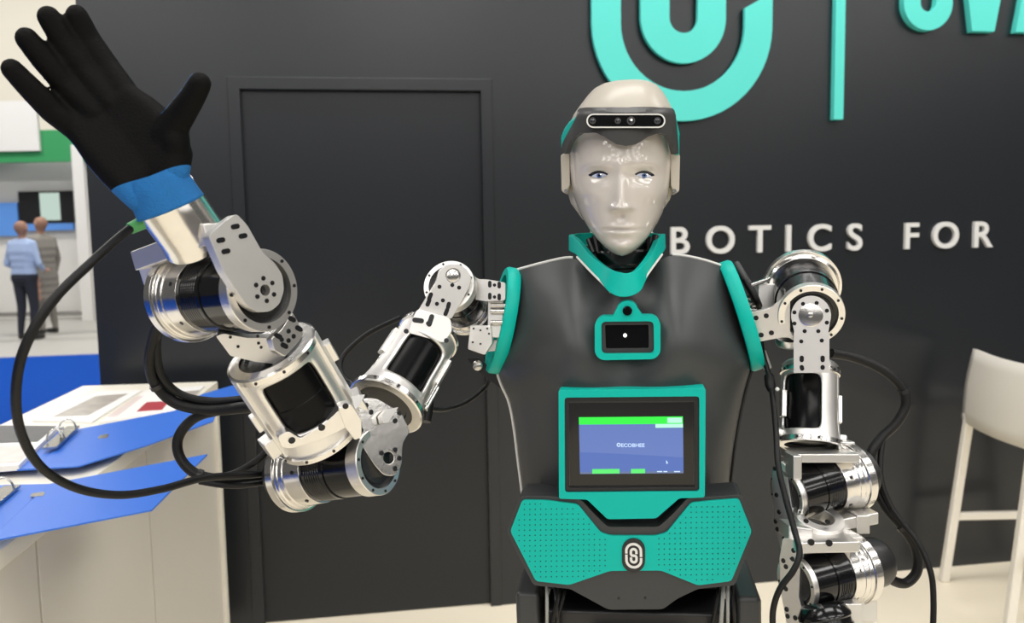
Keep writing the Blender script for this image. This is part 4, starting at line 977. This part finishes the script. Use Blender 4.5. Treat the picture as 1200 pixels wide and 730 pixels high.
# elbow
JA, JB = P(1000, 556, 1.225), P(921, 580, 1.185)
jd = (JB-JA).normalized()
ja = actuator('elbow_actuator', JA, JB, .0500, .0385, .0350, fl=.40, s1=.90, cap=.022, nb=8, label='elbow joint of the hanging arm')
block('elbow_bridge', P(960, 533, 1.20), RT*.045, UP*.006, FW*.03, 'alu', robot)
block('elbow_bridge', P(929, 545, 1.165), RT*.006, UP*.016, FW*.02, 'alu', robot)
block('elbow_bridge', P(986, 530, 1.23), RT*.012, UP*.018, FW*.02, 'alu', robot)
nj = (jd+tocam(JB)*.35).normalized(); Qj = JB+jd*.003
plate('forearm_side_plate', [(904, 552), (914, 540), (921, 545), (925, 575), (936, 640), (932, 655), (916, 648), (907, 615)], Qj, nj, .008, 'alu', robot, rnd=3, bolts=[(908, 549), (916, 560), (910, 580), (909, 611), (911, 620), (919, 621), (919, 631), (913, 600)], br=.0034)
# forearm ring bracket
rc = P(958, 612, 1.165); ax = (UP*.92-FW*.38+RT*.1).normalized()
fr_ = obj('forearm_ring', MB().lathe(rc-ax*.008, ax, [(0, .022), (0, .034), (.018, .034), (.018, .020), (.014, .019), (0, .019), (0, .022)], 44, cap=False), 'alu', robot, smooth=30, bevel=.0008)
block('ring_bar', P(995, 608, 1.19), (RT*.032+UP*.006), UP*.008, FW*.022, 'alu', fr_); block('ring_foot', P(1005, 611, 1.185), RT*.009, UP*.013, FW*.02, 'alu', fr_)
block('ring_bar', P(932, 622, 1.15), (RT*.016-UP*.002), UP*.010, FW*.022, 'alu', fr_)
for x, y in ((944, 610), (969, 611)): obj('ring_screw', MB().lathe(P(x, y, 1.14), -FW, [(0, .003), (.004, .003)], 10), 'bolt_black', fr_)
# second joint
VA, VB = P(1005, 664, 1.155), P(932, 684, 1.115)
vd = (VB-VA).normalized()
vj = actuator('wrist_actuator', VA, VB, .0480, .0375, .0360, fl=.38, s1=.90, cap=.040, nb=8, label='lower wrist joint of the hanging arm with black rear cap')
block('wrist_bridge', P(962, 635, 1.125), (RT*.040+UP*.001), UP*.007, FW*.028, 'alu', robot); block('wrist_bridge', P(992, 637, 1.15), RT*.014, UP*.014, FW*.02, 'alu_satin', robot)
for x, y in ((950, 635), (971, 636)): obj('bridge_bolt', MB().lathe(P(x, y, 1.098), -FW, [(0, .0042), (.003, .0042)], 12), 'bolt_black', robot)
nv = (vd+tocam(VB)*.35).normalized(); Qv = VB+vd*.003
plate('wrist_side_plate', [(917, 630), (930, 632), (938, 650), (936, 700), (944, 732), (938, 760), (926, 755), (914, 690), (913, 655)], Qv, nv, .008, 'alu', robot, rnd=3, bolts=[(918, 657), (929, 655), (921, 664), (930, 645), (922, 714), (923, 722), (932, 724), (921, 690)], br=.0034)
block('wrist_foot', P(1000, 706, 1.15), (RT*.024-UP*.004), UP*.016, FW*.02, 'alu_satin', vj); block('wrist_foot', P(1010, 718, 1.15), RT*.010, UP*.022, FW*.018, 'alu', vj)
gh = obj('gripper_body', MB().lathe(P(962, 706, 1.09), (-UP*.9-FW*.25+RT*.18), [(0, .018), (.004, .027), (.014, .033), (.018, .033), (.02, .0315), (.026, .0315), (.028, .033), (.045, .033), (.07, .028), (.09, .02)], 44), 'sleeve_black', robot, smooth=35, label='black gripper at the end of the hanging arm')
block('gripper_plate', P(992, 722, 1.11), RT*.016, UP*.02, FW*.012, 'alu_satin', gh)

# ---- cables
def cable(name, pts, r, m='cable_black', n=10, ties=()):
    cv = spline([P(*p) for p in pts], n); o = obj(name, MB().tube(cv, r, 12), m, robot)
    for i in ties:
        i = min(i, len(cv)-2); dd = (cv[i+1]-cv[i]).normalized(); obj('cable_tie', MB().lathe(cv[i]-dd*.003, dd, [(0, r*1.0), (0, r*1.22), (.006, r*1.22), (.006, r)], 14), 'black_plastic', o)
    return o
cable('cable', [(170, 259, .90), (150, 270, .88), (112, 303, .84), (62, 352, .80), (30, 405, .79), (19, 455, .80), (24, 505, .83), (48, 547, .87), (90, 572, .92), (140, 580, .96), (190, 573, 1.0), (240, 560, 1.05), (300, 556, 1.10), (330, 550, 1.15)], .0047)
obj('cable_plug', MB().lathe(P(152, 268, .884), (P(178, 256, .9)-P(152, 268, .884)), [(0, .006), (.016, .007), (.018, .009), (.03, .009)], 14), 'connector_green', robot, smooth=30)
cable('cable', [(190, 372, 1.02), (181, 395, 1.04), (176, 425, 1.06), (184, 452, 1.08), (208, 473, 1.09), (248, 480, 1.09), (290, 477, 1.07), (312, 474, 1.05)], .0075, ties=(30,))
cable('cable', [(186, 375, 1.03), (184, 410, 1.05), (190, 440, 1.07), (212, 462, 1.09), (250, 470, 1.09), (300, 466, 1.08)], .005)
cable('cable', [(300, 476, 1.08), (262, 480, 1.09), (228, 490, 1.10), (209, 513, 1.10), (212, 538, 1.10), (234, 557, 1.10), (275, 562, 1.11), (330, 560, 1.15)], .0066, ties=(50,))
cable('cable', [(236, 560, 1.1), (270, 556, 1.1), (300, 540, 1.1), (318, 522, 1.1), (330, 508, 1.08)], .0042)
cable('cable', [(234, 564, 1.1), (270, 569, 1.1), (305, 566, 1.12), (332, 562, 1.16)], .0042)
cable('cable', [(470, 372, 1.4), (430, 392, 1.42), (402, 418, 1.42), (400, 438, 1.4), (415, 450, 1.36), (430, 455, 1.2)], .0045)
cable('cable', [(498, 478, 1.2), (520, 480, 1.36), (548, 470, 1.4), (570, 452, 1.42), (578, 438, 1.4)], .004)
cable('cable_sheath', [(494, 452, 1.2), (500, 470, 1.2), (497, 494, 1.19)], .010)
cable('cable', [(974, 414, 1.27), (1000, 419, 1.28), (1030, 431, 1.28), (1054, 450, 1.28), (1062, 472, 1.28), (1052, 494, 1.28), (1034, 512, 1.28), (1022, 528, 1.27), (1016, 545, 1.27)], .0072, ties=(34,))
cable('cable', [(1036, 508, 1.28), (1032, 535, 1.27), (1033, 565, 1.26), (1045, 595, 1.25), (1062, 618, 1.24), (1078, 640, 1.23), (1091, 672, 1.22), (1094, 705, 1.22), (1093, 745, 1.22)], .0042)
cable('cable', [(1018, 545, 1.27), (1025, 570, 1.27), (1040, 597, 1.26), (1058, 618, 1.25), (1073, 643, 1.25), (1075, 668, 1.25), (1062, 683, 1.25), (1046, 680, 1.24), (1032, 668, 1.23)], .0072, ties=(30,))
cable('cable', [(862, 315, 1.30), (874, 330, 1.275), (886, 352, 1.27), (890, 366, 1.285), (893, 410, 1.275), (903, 448, 1.24), (909, 500, 1.19), (912, 545, 1.145), (921, 585, 1.125), (932, 625, 1.105), (937, 648, 1.08), (930, 668, 1.075), (914, 690, 1.08), (906, 715, 1.09), (906, 745, 1.1)], .0040)
obj('cable_plug', MB().lathe(P(901, 438, 1.248), (P(904, 462, 1.23)-P(901, 438, 1.248)), [(0, .005), (.004, .0075), (.02, .0075), (.03, .004)], 14), 'cable_black', robot)
cable('hose', [(862, 309, 1.29), (870, 322, 1.28), (882, 343, 1.28), (889, 360, 1.285)], .0062, 'dark_plastic')
